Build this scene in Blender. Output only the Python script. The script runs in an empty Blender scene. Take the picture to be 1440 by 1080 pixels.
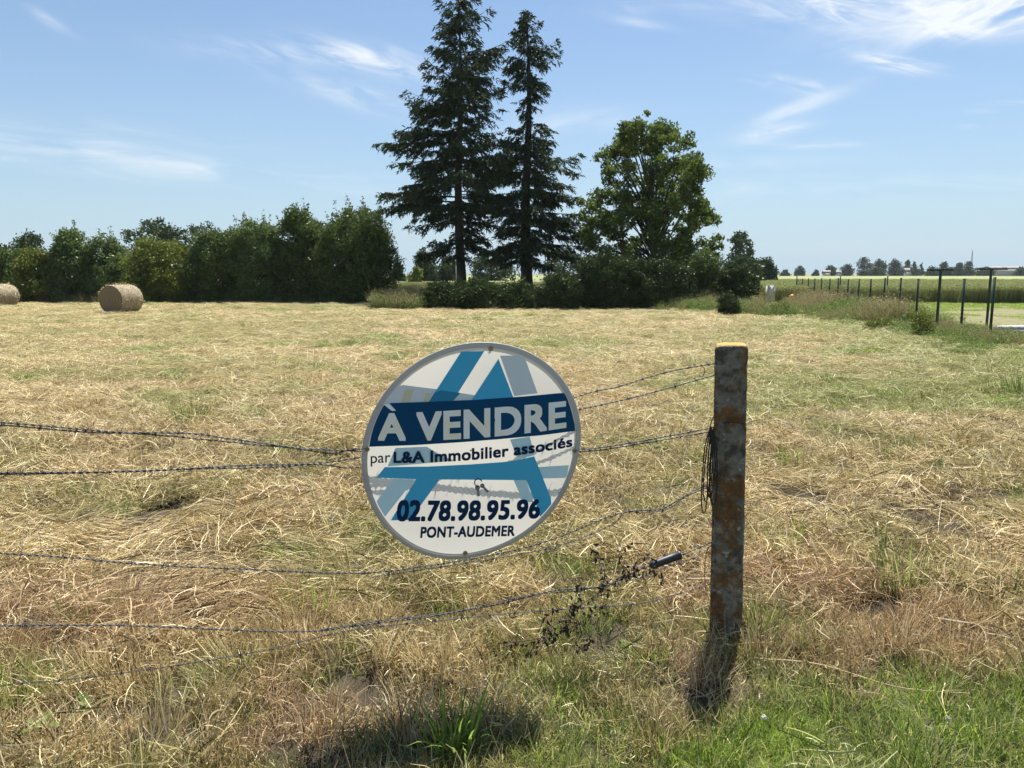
import bpy, math, random
import numpy as np
from mathutils import Vector, Matrix

# ------------------------------------------------------------------ camera, sky, sun
scene = bpy.context.scene
COL = scene.collection
CAM_H = 1.65
PITCH = math.radians(8.05)
FPX = 1096.0                                   # focal length in pixels of a 1440 wide frame
cam_d = bpy.data.cameras.new('camera')
cam = bpy.data.objects.new('camera', cam_d)
COL.objects.link(cam)
cam.location = (0, 0, CAM_H)
cam.rotation_euler = (math.pi / 2 - PITCH, 0, 0)
cam_d.sensor_width = 36.0
cam_d.lens = FPX / 1440 * 36.0
cam_d.clip_start = 0.05
cam_d.clip_end = 9000
scene.camera = cam

SUN_EL = math.radians(63.5)
SUN_AZ = math.radians(20)                      # from +Y towards +X
SKY_STRENGTH = 0.056
SUN_STRENGTH = 5.0
HAZE = 0.00012
scene.view_settings.view_transform = 'Standard'
scene.view_settings.look = 'None'
scene.view_settings.gamma = 1
scene.view_settings.use_curve_mapping = False
scene.view_settings.exposure = 1.14
scene.cycles.max_bounces = 8
scene.cycles.diffuse_bounces = 4
scene.cycles.transmission_bounces = 5
scene.cycles.transparent_max_bounces = 6

sd = bpy.data.lights.new('sun', 'SUN')
sd.energy = SUN_STRENGTH
sd.angle = math.radians(0.5)
sd.color = (1.0, 0.95, 0.86)
sun = bpy.data.objects.new('sun', sd)
COL.objects.link(sun)
S = Vector((math.cos(SUN_EL) * math.sin(SUN_AZ), math.cos(SUN_EL) * math.cos(SUN_AZ), math.sin(SUN_EL)))
sun.rotation_euler = S.to_track_quat('Z', 'Y').to_euler()
sun.location = (20, 50, 90)


def azel(px, py):
    d = Vector(((px - 720) / FPX, math.cos(PITCH) + (540 - py) / FPX * math.sin(PITCH),
                -math.sin(PITCH) + (540 - py) / FPX * math.cos(PITCH))).normalized()
    return math.atan2(d.x, d.y), math.asin(d.z)


world = bpy.data.worlds.new('World')
scene.world = world
world.use_nodes = True
wt = world.node_tree
wt.nodes.clear()
WN = wt.nodes.new
WL = wt.links.new


def wm(op, a, b=None, c=None, clamp=False):
    n = WN('ShaderNodeMath'); n.operation = op; n.use_clamp = clamp
    for i, v in enumerate((a, b, c)):
        if v is None: continue
        if isinstance(v, (int, float)): n.inputs[i].default_value = v
        else: WL(v, n.inputs[i])
    return n.outputs[0]


sky = WN('ShaderNodeTexSky'); sky.sky_type = 'NISHITA'; sky.sun_disc = False
sky.sun_elevation = SUN_EL; sky.sun_rotation = SUN_AZ
sky.altitude = 100; sky.air_density = 1.0; sky.dust_density = 0.6; sky.ozone_density = 2.2
tcw = WN('ShaderNodeTexCoord')
sx = WN('ShaderNodeSeparateXYZ'); WL(tcw.outputs['Generated'], sx.inputs[0])
AZ = wm('ARCTAN2', sx.outputs[0], sx.outputs[1])
EL = wm('ARCSINE', sx.outputs[2])


def cloud_noise(ang, sa, se, off, detail=6, rough=0.6, lo=0.36, hi=0.78):
    """wispy noise stretched along a direction in azimuth and elevation"""
    ca, sn = math.cos(ang), math.sin(ang)
    a = wm('ADD', wm('MULTIPLY', AZ, ca * sa), wm('MULTIPLY', EL, sn * sa))
    e = wm('ADD', wm('MULTIPLY', AZ, -sn * se), wm('MULTIPLY', EL, ca * se))
    cb = WN('ShaderNodeCombineXYZ'); WL(a, cb.inputs[0]); WL(e, cb.inputs[1]); cb.inputs[2].default_value = off
    no = WN('ShaderNodeTexNoise'); no.inputs['Scale'].default_value = 1; no.inputs['Detail'].default_value = detail
    no.inputs['Roughness'].default_value = rough; no.inputs['Distortion'].default_value = 0.6
    WL(cb.outputs[0], no.inputs['Vector'])
    mr = WN('ShaderNodeMapRange'); mr.interpolation_type = 'SMOOTHSTEP'
    mr.inputs['From Min'].default_value = lo; mr.inputs['From Max'].default_value = hi
    WL(no.outputs['Fac'], mr.inputs['Value'])
    return mr.outputs[0]


N_A = cloud_noise(-0.08, 7, 42, 1.7)
N_B = cloud_noise(-0.25, 14, 60, 5.1, lo=0.30, hi=0.74)
N_C = cloud_noise(0.25, 10, 32, 9.3, lo=0.26, hi=0.66)
NS = {'a': N_A, 'b': N_B, 'c': N_C}


def cloud(px, py, rx, ry, ang, amp, noise):
    """one patch of cirrus centred on a direction of the sky"""
    a0, e0 = azel(px, py)
    ra, re = rx / FPX, ry / FPX
    ca, sn = math.cos(ang), math.sin(ang)
    da = wm('SUBTRACT', AZ, a0); de = wm('SUBTRACT', EL, e0)
    u = wm('DIVIDE', wm('ADD', wm('MULTIPLY', da, ca), wm('MULTIPLY', de, sn)), ra)
    v = wm('DIVIDE', wm('SUBTRACT', wm('MULTIPLY', de, ca), wm('MULTIPLY', da, sn)), re)
    r2 = wm('ADD', wm('MULTIPLY', u, u), wm('MULTIPLY', v, v))
    g = wm('EXPONENT', wm('MULTIPLY', r2, -1.2))
    return wm('MULTIPLY', wm('MULTIPLY', g, amp), NS[noise])


patches = [(430, 74, 130, 14, 0.02, .75, 'b'), (530, 86, 80, 16, -.22, .8, 'b'), (500, 135, 110, 16, -.2, .55, 'b'),
           (75, 32, 24, 7, -.5, .5, 'b'), (100, 205, 260, 16, -.1, .7, 'a'), (250, 190, 120, 12, -.05, .35, 'a'),
           (330, 245, 300, 18, -.03, .35, 'a'), (60, 235, 130, 8, -.1, .35, 'a'),
           (1190, 5, 130, 24, -.1, 1.2, 'b'), (1340, 20, 120, 28, .1, 1.2, 'c'), (1440, 15, 80, 28, .0, 1.15, 'c'),
           (1200, 25, 35, 7, -.3, 1.0, 'b'), (1345, 42, 40, 10, -.15, 1.1, 'b'),
           (1265, 90, 42, 7.5, -.28, 2.2, 'b'), (1085, 113, 32, 7, -.1, .6, 'b'), (1155, 122, 38, 9, -.05, .9, 'b'),
           (1130, 148, 60, 9, .3, .85, 'c'), (1085, 186, 42, 9, .15, 1.0, 'c'), (1130, 203, 60, 5, -.06, .9, 'a'),
           (1410, 150, 36, 5.5, .03, 1.6, 'a'), (1355, 179, 12, 4, 0, .8, 'a'), (900, 33, 40, 6, -.2, .5, 'b'),
           (800, 175, 90, 20, .1, .4, 'c'), (1250, 265, 260, 16, -.02, .45, 'a'), (1040, 228, 150, 8, -.02, .4, 'a'),
           (950, 8, 90, 10, 0, .5, 'a')]
tot = None
for p in patches:
    c = cloud(*p)
    tot = c if tot is None else wm('ADD', tot, c)
tot = wm('MINIMUM', wm('MULTIPLY', tot, 0.8), 0.9)
mixc = WN('ShaderNodeMix'); mixc.data_type = 'RGBA'
WL(tot, mixc.inputs['Factor'])
hz = WN('ShaderNodeMix'); hz.data_type = 'RGBA'
WL(wm('MULTIPLY', wm('EXPONENT', wm('MULTIPLY', wm('MAXIMUM', EL, 0.0), -5.6)), 0.94), hz.inputs['Factor'])
tint = WN('ShaderNodeMix'); tint.data_type = 'RGBA'; tint.blend_type = 'MULTIPLY'; tint.inputs['Factor'].default_value = 1.0
WL(sky.outputs[0], tint.inputs['A']); tint.inputs['B'].default_value = (.88, .98, 1.06, 1)
WL(tint.outputs['Result'], hz.inputs['A']); hz.inputs['B'].default_value = (4.2, 5.5, 6.6, 1)
WL(hz.outputs['Result'], mixc.inputs['A'])
mixc.inputs['B'].default_value = (8.0, 8.3, 8.6, 1)
bg = WN('ShaderNodeBackground'); bg.inputs['Strength'].default_value = SKY_STRENGTH
WL(mixc.outputs['Result'], bg.inputs['Color'])
wo = WN('ShaderNodeOutputWorld'); WL(bg.outputs[0], wo.inputs['Surface'])

# ------------------------------------------------------------------ helpers
rng = np.random.default_rng(7)


def ray(px, py):
    return Vector(((px - 720) / FPX, math.cos(PITCH) + (540 - py) / FPX * math.sin(PITCH),
                   -math.sin(PITCH) + (540 - py) / FPX * math.cos(PITCH)))


def at(px, py, Y):
    d = ray(px, py); t = Y / d.y
    return Vector((d.x * t, Y, CAM_H + d.z * t))


def gp(px, py, z=0.0):
    d = ray(px, py); t = (z - CAM_H) / d.z
    return Vector((d.x * t, d.y * t, z))


def tag(o, label=None, cat=None, group=None, kind=None):
    if label and len(label.split()) > 16: print('LONG LABEL', label)
    if label: o['label'] = label
    if cat: o['category'] = cat
    if group: o['group'] = group
    if kind: o['kind'] = kind
    return o


def empty(name, loc, rz=0.0):
    o = bpy.data.objects.new(name, None); COL.objects.link(o)
    o.location = loc; o.rotation_euler = (0, 0, rz); o.empty_display_size = 0.2
    return o


class MB:
    """collects quads (numpy) and builds them as one mesh object"""
    def __init__(self):
        self.V = []; self.F = []; self.n = 0

    def add(self, V, F):
        V = np.asarray(V, dtype=np.float32).reshape(-1, 3); F = np.asarray(F, dtype=np.int32).reshape(-1, 4)
        self.V.append(V); self.F.append(F + self.n); self.n += len(V)

    def mesh(self, name, mat=None, smooth=False):
        V = np.concatenate(self.V); F = np.concatenate(self.F)
        me = bpy.data.meshes.new(name)
        me.vertices.add(len(V)); me.vertices.foreach_set('co', V.ravel())
        me.loops.add(F.size); me.loops.foreach_set('vertex_index', F.ravel())
        me.polygons.add(len(F)); me.polygons.foreach_set('loop_start', np.arange(len(F), dtype=np.int32) * 4)
        me.update(calc_edges=True); me.validate()
        if smooth: me.polygons.foreach_set('use_smooth', np.ones(len(me.polygons), dtype=bool))
        if mat: me.materials.append(mat)
        return me

    def build(self, name, mat, parent=None, smooth=False, loc=None):
        o = bpy.data.objects.new(name, self.mesh(name, mat, smooth)); COL.objects.link(o)
        if parent: o.parent = parent
        if loc is not None: o.location = loc
        return o

    def box(self, c, s, rz=0.0):
        c = np.array(c); s = np.array(s) / 2
        co = np.array([[x, y, z] for z in (-1, 1) for y in (-1, 1) for x in (-1, 1)], float) * s
        ca, sn = math.cos(rz), math.sin(rz)
        co = np.stack([co[:, 0] * ca - co[:, 1] * sn, co[:, 0] * sn + co[:, 1] * ca, co[:, 2]], 1) + c
        self.add(co, [[0, 2, 3, 1], [4, 5, 7, 6], [0, 1, 5, 4], [2, 6, 7, 3], [0, 4, 6, 2], [1, 3, 7, 5]])

    def tube(self, path, rad, sides=6, cap=True):
        P = np.asarray(path, float); k = len(P)
        R = np.full(k, rad, float) if np.isscalar(rad) else np.asarray(rad, float)
        T = np.gradient(P, axis=0); T /= np.linalg.norm(T, axis=1)[:, None] + 1e-9
        ref = np.array([0, 0, 1.0]) if abs(T[:, 2]).mean() < .8 else np.array([1.0, 0, 0])
        A = np.cross(T, ref); A /= np.linalg.norm(A, axis=1)[:, None] + 1e-9
        B = np.cross(T, A)
        th = np.arange(sides) * 2 * math.pi / sides
        V = P[:, None] + R[:, None, None] * (A[:, None] * np.cos(th)[None, :, None] + B[:, None] * np.sin(th)[None, :, None])
        V = V.reshape(-1, 3)
        i = np.arange(k - 1)[:, None] * sides; j = np.arange(sides)[None]; j2 = (j + 1) % sides
        F = np.stack([i + j, i + j2, i + sides + j2, i + sides + j], -1).reshape(-1, 4)
        self.add(V, F)
        if cap and sides % 2 == 0:
            for b in (0, (k - 1) * sides):
                q = [[0, m, m + 1, m + 2] if False else [0, m, m + 1, m + 2] for m in range(1, sides - 2, 2)]
                self.add(V[b:b + sides], q)

    def ribbons(self, P, side):
        """P (n,k,3) paths, side (n,k,3) half width vectors"""
        n, k, _ = P.shape
        V = np.stack([P - side, P + side], 2).reshape(-1, 3)
        b = (np.arange(n) * k * 2)[:, None]; s = (np.arange(k - 1) * 2)[None]
        F = np.stack([b + s, b + s + 1, b + s + 3, b + s + 2], -1).reshape(-1, 4)
        self.add(V, F)

    def leaves(self, P, size, asp=0.5, r=rng, flat=0.0):
        n = len(P)
        a = r.normal(size=(n, 3)); a[:, 2] *= (1 - flat); a /= np.linalg.norm(a, axis=1)[:, None]
        b = r.normal(size=(n, 3)); b[:, 2] *= (1 - flat); b -= a * (a * b).sum(1)[:, None]; b /= np.linalg.norm(b, axis=1)[:, None]
        s = size * r.uniform(.6, 1.3, n)[:, None] * .5
        V = np.stack([P - a * s, P + b * s * asp, P + a * s, P - b * s * asp], 1).reshape(-1, 3)
        self.add(V, np.arange(4 * n).reshape(-1, 4))


_T = np.random.default_rng(99).random((16, 128, 128))


def vn(x, y, seed=0):
    """value noise 0..1"""
    x = np.asarray(x, float); y = np.asarray(y, float)
    xi = np.floor(x).astype(int); yi = np.floor(y).astype(int)
    fx = x - xi; fy = y - yi; fx = fx * fx * (3 - 2 * fx); fy = fy * fy * (3 - 2 * fy)
    t = _T[seed % 16]; g = lambda i, j: t[i % 128, j % 128]
    return (g(xi, yi) * (1 - fx) + g(xi + 1, yi) * fx) * (1 - fy) + (g(xi, yi + 1) * (1 - fx) + g(xi + 1, yi + 1) * fx) * fy


def fbm(x, y, seed=0, o=3):
    s = 0; a = .5; t = 0
    for i in range(o):
        s = s + a * vn(x * 2 ** i, y * 2 ** i, seed + i); t += a; a *= .5
    return s / t


def sstep(a, b, x):
    t = np.clip((x - a) / (b - a), 0, 1); return t * t * (3 - 2 * t)


def ground_z(x, y):
    x = np.asarray(x, float); y = np.asarray(y, float)
    far = 1 - sstep(45, 60, y)
    lump = (fbm(x * 2.6 + 5, y * 2.6, 1, 3) - .5) * .19
    big = (fbm(x * .35, y * .35, 4, 2) - .5) * .10
    low = sstep(2.7, 3.5, y)
    lump = lump + (fbm(x * 6, y * 6 + 3, 5, 2) - .5) * .06 * (1 - sstep(7, 12, y)) - sstep(9, 16, y) * lump * .55
    return (lump * (.35 + .65 * low) + big * (0.4 + .6 * sstep(4, 9, y))) * far - 0.0


FENCE_X = lambda y: 8.26 + .1925 * y              # line of the green posts


def greenness(x, y):
    """0 dry hay .. 1 green grass, by place in the field"""
    x = np.asarray(x, float); y = np.asarray(y, float)
    n = fbm(x * .9 + 20, y * .9, 6, 3); n2 = fbm(x * .22 + 3, y * .3, 9, 3)
    g = sstep(.52, .74, n) * .62 * np.where(y < 7, .8, 1) + sstep(.42, .68, n2) * .38 * sstep(5, 16, y)
    edge = 2.50 + .46 * sstep(.35, 1.1, x) + (fbm(x * 2.2, y * 2.2, 2, 2) - .5) * .40
    left_mix = .75 * sstep(.40, .6, fbm(x * 2 + 9, y * 2, 3, 2))
    strip = 1 - sstep(-.08, .12, y - edge)
    g = np.maximum(g, strip * np.where(x > .05, 1.0, left_mix))
    g = np.maximum(g, (1 - sstep(3.0, 3.4, y)) * sstep(.52, .7, fbm(x * 2.6, y * 2.6, 12, 2)) * .5)
    verge = sstep(-3.2, -1.2, x - (FENCE_X(y) - 1.2) - (fbm(x * .5, y * .5, 5) - .5) * 3.5)
    g = np.maximum(g, verge * (.55 + .45 * fbm(x, y, 8)) * sstep(4.5, 8, y))
    right = sstep(.02, .45, x / np.maximum(y, 1)) * sstep(5.5, 10, y)
    g = np.maximum(g, right * .8 * sstep(.30, .60, fbm(x * .5, y * .7, 11, 3)))
    g = np.maximum(g, .38 * sstep(9, 22, y) * sstep(.35, .6, fbm(x * .3 + 2, y * .5, 13, 3)))
    return np.clip(g, 0, 1)


# ------------------------------------------------------------------ materials
def new_mat(name):
    m = bpy.data.materials.new(name); m.use_nodes = True
    nt = m.node_tree; nt.nodes.clear()
    out = nt.nodes.new('ShaderNodeOutputMaterial')
    return m, nt, nt.nodes.new, nt.links.new, out


def rgb(c): return (c[0], c[1], c[2], 1)


def ramp(nt, fac, stops):
    r = nt.nodes.new('ShaderNodeValToRGB')
    e = r.color_ramp.elements
    e[0].position, e[0].color = stops[0][0], rgb(stops[0][1])
    e[1].position, e[1].color = stops[-1][0], rgb(stops[-1][1])
    for p, c in stops[1:-1]:
        q = e.new(p); q.color = rgb(c)
    nt.links.new(fac, r.inputs[0])
    return r.outputs[0]


def mixcol(nt, f, a, b, mode='MIX'):
    m = nt.nodes.new('ShaderNodeMix'); m.data_type = 'RGBA'; m.blend_type = mode
    for k, v in (('Factor', f), ('A', a), ('B', b)):
        if isinstance(v, (int, float)): m.inputs[k].default_value = v
        elif isinstance(v, tuple): m.inputs[k].default_value = rgb(v)
        else: nt.links.new(v, m.inputs[k])
    return m.outputs['Result']


def noise(nt, scale, detail=4, rough=.6, coord='Object', stretch=None, w=0):
    tc = nt.nodes.new('ShaderNodeTexCoord')
    n = nt.nodes.new('ShaderNodeTexNoise')
    n.inputs['Scale'].default_value = scale; n.inputs['Detail'].default_value = detail; n.inputs['Roughness'].default_value = rough
    src = tc.outputs[coord]
    if stretch or w:
        mp = nt.nodes.new('ShaderNodeMapping')
        mp.inputs['Scale'].default_value = stretch or (1, 1, 1); mp.inputs['Location'].default_value = (w, w, w)
        nt.links.new(src, mp.inputs[0]); src = mp.outputs[0]
    nt.links.new(src, n.inputs['Vector'])
    return n.outputs['Fac']


def thin_shader(nt, out, col, trans=.35, gloss=.06, rough=.45):
    """blade or leaf: diffuse + light passing through + a little sheen"""
    N, L = nt.nodes.new, nt.links.new
    d = N('ShaderNodeBsdfDiffuse'); L(col, d.inputs['Color'])
    t = N('ShaderNodeBsdfTranslucent'); L(col, t.inputs['Color'])
    m = N('ShaderNodeMixShader'); m.inputs[0].default_value = trans
    L(d.outputs[0], m.inputs[1]); L(t.outputs[0], m.inputs[2])
    g = N('ShaderNodeBsdfGlossy'); g.inputs['Roughness'].default_value = rough; g.inputs['Color'].default_value = (1, 1, 1, 1)
    m2 = N('ShaderNodeMixShader'); m2.inputs[0].default_value = gloss
    L(m.outputs[0], m2.inputs[1]); L(g.outputs[0], m2.inputs[2])
    L(m2.outputs[0], out.inputs['Surface'])


def island(nt):
    return nt.nodes.new('ShaderNodeNewGeometry').outputs['Random Per Island']


def inst_attr(nt, name):
    a = nt.nodes.new('ShaderNodeAttribute'); a.attribute_type = 'INSTANCER'; a.attribute_name = name
    return a.outputs['Fac']


def mat_straw(name, instanced=True):
    m, nt, N, L, out = new_mat(name)
    isl = island(nt)
    dry = ramp(nt, isl, [(0, (.05, .03, .015)), (.22, (.20, .135, .06)), (.4, (.50, .385, .18)), (.7, (.72, .58, .31)), (1, (.90, .80, .54))])
    if instanced:
        grn = ramp(nt, isl, [(0, (.06, .08, .02)), (.4, (.20, .24, .07)), (.75, (.38, .41, .13)), (1, (.62, .58, .30))])
        c = mixcol(nt, inst_attr(nt, 'tint'), dry, grn)
        red = ramp(nt, isl, [(0, (.11, .055, .03)), (.5, (.47, .325, .175)), (1, (.78, .62, .40))])
        c = mixcol(nt, inst_attr(nt, 'warm'), c, red)
    else: c = dry
    thin_shader(nt, out, c, .22, .03, .5)
    return m


def mat_blade(name, lo, mid, hi, dryness=.12, trans=.45):
    m, nt, N, L, out = new_mat(name)
    isl = island(nt)
    c = ramp(nt, isl, [(0, lo), (.45, mid), (1 - dryness - .02, hi), (1, (.48, .40, .2))])
    thin_shader(nt, out, c, trans, .02, .5)
    return m


def mat_leaf(name, lo, mid, hi, trans=.3, gloss=.012):
    m, nt, N, L, out = new_mat(name)
    isl = island(nt)
    n = noise(nt, .55, 2, .5)
    c = ramp(nt, isl, [(0, lo), (.55, mid), (1, hi)])
    c = mixcol(nt, .35, c, mixcol(nt, n, lo, hi))
    thin_shader(nt, out, c, trans, gloss, .4)
    return m


def mat_simple(name, col, rough=.6, metal=0.0, var=.15, scale=20, bump=0.0, col2=None):
    m, nt, N, L, out = new_mat(name)
    b = N('ShaderNodeBsdfPrincipled')
    f = noise(nt, scale, 5, .6)
    c2 = col2 or tuple(v * (1 - var) for v in col)
    L(mixcol(nt, f, tuple(min(1, v * (1 + var)) for v in col), c2), b.inputs['Base Color'])
    b.inputs['Roughness'].default_value = rough; b.inputs['Metallic'].default_value = metal
    if bump:
        bp = N('ShaderNodeBump'); bp.inputs['Strength'].default_value = bump; bp.inputs['Distance'].default_value = .01
        L(f, bp.inputs['Height']); L(bp.outputs[0], b.inputs['Normal'])
    L(b.outputs[0], out.inputs['Surface'])
    return m


M = {}
M['straw'] = mat_straw('dry_straw')
M['straw_plain'] = mat_straw('loose_straw', False)
M['lawn'] = mat_blade('lawn_blade', (.05, .095, .012), (.18, .29, .035), (.38, .47, .08), .12, .55)
M['tuft'] = mat_blade('tuft_blade', (.035, .065, .018), (.11, .18, .035), (.25, .31, .08), .14, .5)
M['weed'] = mat_blade('weed_blade', (.075, .06, .028), (.23, .20, .09), (.42, .37, .19), .3, .35)
M['weed_green'] = mat_blade('green_weed_blade', (.045, .08, .018), (.12, .19, .04), (.22, .30, .08), .06, .45)
M['wheat'] = mat_blade('wheat_stalk', (.07, .10, .03), (.20, .24, .08), (.34, .35, .14), .15, .4)
M['conifer'] = mat_leaf('conifer_needles', (.018, .032, .014), (.035, .058, .022), (.07, .095, .035), .12, .012)
M['walnut'] = mat_leaf('broad_leaves', (.04, .066, .013), (.09, .14, .026), (.20, .25, .06), .36, .012)
M['hedge'] = mat_leaf('hedge_leaves', (.04, .065, .018), (.08, .125, .03), (.16, .21, .06), .28, .012)
M['hedge_light'] = mat_leaf('ash_leaves', (.05, .09, .028), (.11, .17, .05), (.20, .26, .09), .32, .012)
M['hedge_yellow'] = mat_leaf('yellowish_leaves', (.06, .08, .016), (.13, .165, .03), (.24, .27, .06), .32, .012)
M['bramble'] = mat_leaf('bramble_leaves', (.02, .035, .012), (.04, .065, .02), (.08, .11, .035), .2, .012)
M['far_leaf'] = mat_leaf('far_leaves', (.03, .05, .02), (.05, .075, .03), (.08, .11, .045), .2, .012)
M['bark'] = mat_simple('bark', (.042, .033, .025), .9, 0, .35, 9, .5)
M['dead_leaf'] = mat_simple('dead_leaf', (.045, .028, .018), .8, 0, .4, 30)
M['dead_stem'] = mat_simple('dead_stem', (.06, .04, .03), .8, 0, .3, 40)
M['wire'] = mat_simple('galvanised_wire', (.075, .08, .09), .5, .5, .4, 60)
M['wire_dark'] = mat_simple('rusty_wire', (.025, .02, .02), .6, .3, .4, 60)
M['green_paint'] = mat_simple('dark_green_paint', (.010, .026, .018), .5, 0, .2, 5)
M['black_plastic'] = mat_simple('black_plastic', (.02, .022, .025), .38, 0, .3, 15)
M['white_box'] = mat_simple('cream_plastic', (.55, .54, .48), .5, 0, .08, 4)
M['orange'] = mat_simple('orange_plastic', (.80, .30, .02), .45, 0, .06, 6)
M['render_wall'] = mat_simple('pale_wall', (.6, .57, .5), .8, 0, .1, 1)
M['roof'] = mat_simple('grey_roof', (.22, .2, .2), .8, 0, .15, 2)
M['steel'] = mat_simple('grey_steel', (.45, .46, .48), .5, .5, .1, 3)
M['wood'] = mat_simple('weathered_wood', (.20, .17, .13), .85, 0, .35, 14, .4)
M['stone'] = mat_simple('grey_slab', (.30, .30, .31), .8, 0, .2, 8, .4)


def mat_ground():
    m, nt, N, L, out = new_mat('field_soil')
    b = N('ShaderNodeBsdfPrincipled'); b.inputs['Roughness'].default_value = .95
    at_ = N('ShaderNodeAttribute'); at_.attribute_name = 'green'
    n1 = noise(nt, 3.0, 6, .65); n2 = noise(nt, 22, 5, .7); n3 = noise(nt, .35, 4, .6)
    dry = ramp(nt, n1, [(.25, (.09, .06, .03)), (.5, (.22, .16, .085)), (.75, (.36, .28, .15))])
    grn = ramp(nt, n1, [(.25, (.06, .075, .02)), (.5, (.15, .17, .055)), (.8, (.26, .26, .10))])
    c = mixcol(nt, at_.outputs['Fac'], dry, grn)
    c = mixcol(nt, ramp(nt, n2, [(.35, (.55, .55, .55)), (.65, (0, 0, 0))]), c, (.085, .06, .033))
    c = mixcol(nt, ramp(nt, n3, [(.3, (.25, .25, .25)), (.7, (0, 0, 0))]), c, (.20, .19, .09))
    nr = N('ShaderNodeAttribute'); nr.attribute_name = 'hay_shade'
    c = mixcol(nt, nr.outputs['Fac'], c, mixcol(nt, n1, (.016, .011, .006), (.045, .032, .018)))  # dark soil with the shade in the hay gaps put into its colour
    L(c, b.inputs['Base Color'])
    bp = N('ShaderNodeBump'); bp.inputs['Strength'].default_value = .6; bp.inputs['Distance'].default_value = .03
    L(n2, bp.inputs['Height']); L(bp.outputs[0], b.inputs['Normal'])
    L(b.outputs[0], out.inputs['Surface'])
    return m


M['ground'] = mat_ground()


# ------------------------------------------------------------------ the ground: one sheet to the horizon
def make_ground():
    ys = np.concatenate([[-300, -60, -20, -8, -3, 0, .8, 1.4], np.arange(1.8, 7, .035), np.geomspace(7, 60, 190), np.geomspace(62, 6000, 26)])
    xa = np.concatenate([np.arange(0, 4.2, .04), np.geomspace(4.25, 60, 95), np.geomspace(64, 6000, 20)])
    xs = np.concatenate([-xa[::-1][:-1], xa])
    X, Y = np.meshgrid(xs, ys)
    Z = ground_z(X, Y) - .012
    nx, ny = len(xs), len(ys)
    i = (np.arange(ny - 1)[:, None] * nx + np.arange(nx - 1)[None])
    F = np.stack([i, i + 1, i + nx + 1, i + nx], -1).reshape(-1, 4)
    mb = MB(); mb.add(np.stack([X, Y, Z], -1), F)
    o = mb.build('ground', M['ground'], smooth=True)
    a = o.data.attributes.new('green', 'FLOAT', 'POINT')
    g = greenness(X, Y); g = np.where(Y > 55, .8, g)
    a.data.foreach_set('value', g.ravel().astype(np.float32))
    a = o.data.attributes.new('hay_shade', 'FLOAT', 'POINT')       # near bare earth, darkened to stand for shade between the straws
    a.data.foreach_set('value', (.95 * (1 - sstep(5, 11, Y)) * (1 - .4 * g * (Y < 4))).ravel().astype(np.float32))
    return tag(o, kind='structure')


make_ground()


# ------------------------------------------------------------------ scattered ground cover
def straw_clump(n, R, Lr, w, r, spread=math.pi, height=.05, up=.12, k=5):
    a = r.uniform(0, 2 * math.pi, n); d = R * np.sqrt(r.random(n))
    c = np.stack([d * np.cos(a), d * np.sin(a), r.random(n) ** 1.6 * height], 1)
    hd = r.uniform(-spread, spread, n) if spread >= 3 else r.normal(0, spread, n)
    Ln = r.uniform(Lr[0], Lr[1], n); t = np.linspace(-.5, .5, k)
    bend = r.normal(0, .9, n)
    ang = hd[:, None] + bend[:, None] * t[None]
    dx = np.cos(ang) * (Ln / (k - 1))[:, None]; dy = np.sin(ang) * (Ln / (k - 1))[:, None]
    px = np.cumsum(dx, 1); py = np.cumsum(dy, 1)
    px -= px.mean(1)[:, None]; py -= py.mean(1)[:, None]
    slope = r.normal(0, up, n); arch = r.normal(.10, .14, n)
    pz = c[:, 2:3] + slope[:, None] * t[None] * Ln[:, None] + (arch * Ln)[:, None] * (.25 - t[None] ** 2)
    P = np.stack([px + c[:, 0:1], py + c[:, 1:2], pz], -1)
    roll = r.uniform(0, math.pi, n)[:, None]
    wv = (w * r.uniform(.5, 1.25, n))[:, None] * np.clip(1.15 - np.abs(t[None]) * 1.4, .35, 1)
    side = np.stack([-np.sin(ang) * np.cos(roll) * wv, np.cos(ang) * np.cos(roll) * wv, np.sin(roll) * wv], -1) * .5
    return P, side


def grass_clump(n, R, Lr, w, r, lean=.35, k=5, curl=.9):
    a = r.uniform(0, 2 * math.pi, n); d = R * np.sqrt(r.random(n))
    bx, by = d * np.cos(a), d * np.sin(a)
    Ln = r.uniform(Lr[0], Lr[1], n)
    out = a + r.normal(0, .9, n); th0 = np.abs(r.normal(0, lean, n)); cu = np.abs(r.normal(0, curl, n))
    t = np.linspace(0, 1, k)
    th = th0[:, None] + cu[:, None] * t[None] ** 1.5
    ds = (Ln / (k - 1))[:, None]
    h = np.concatenate([np.zeros((n, 1)), np.cumsum(np.sin(th[:, 1:]) * ds, 1)], 1)
    z = np.concatenate([np.zeros((n, 1)), np.cumsum(np.cos(th[:, 1:]) * ds, 1)], 1)
    P = np.stack([bx[:, None] + h * np.cos(out)[:, None], by[:, None] + h * np.sin(out)[:, None], z], -1)
    yaw = r.uniform(0, math.pi, n)
    wv = (w * r.uniform(.6, 1.2, n))[:, None] * np.clip(1.05 - t[None] ** 2, .06, 1) * .5
    side = np.stack([np.cos(yaw)[:, None] * wv, np.sin(yaw)[:, None] * wv, 0 * wv], -1)
    return P, side


def proto_col(name, meshes):
    c = bpy.data.collections.new(name)
    for i, me in enumerate(meshes):
        o = bpy.data.objects.new('%s_clump_%02d' % (name, i), me); c.objects.link(o)
    return c


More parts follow.
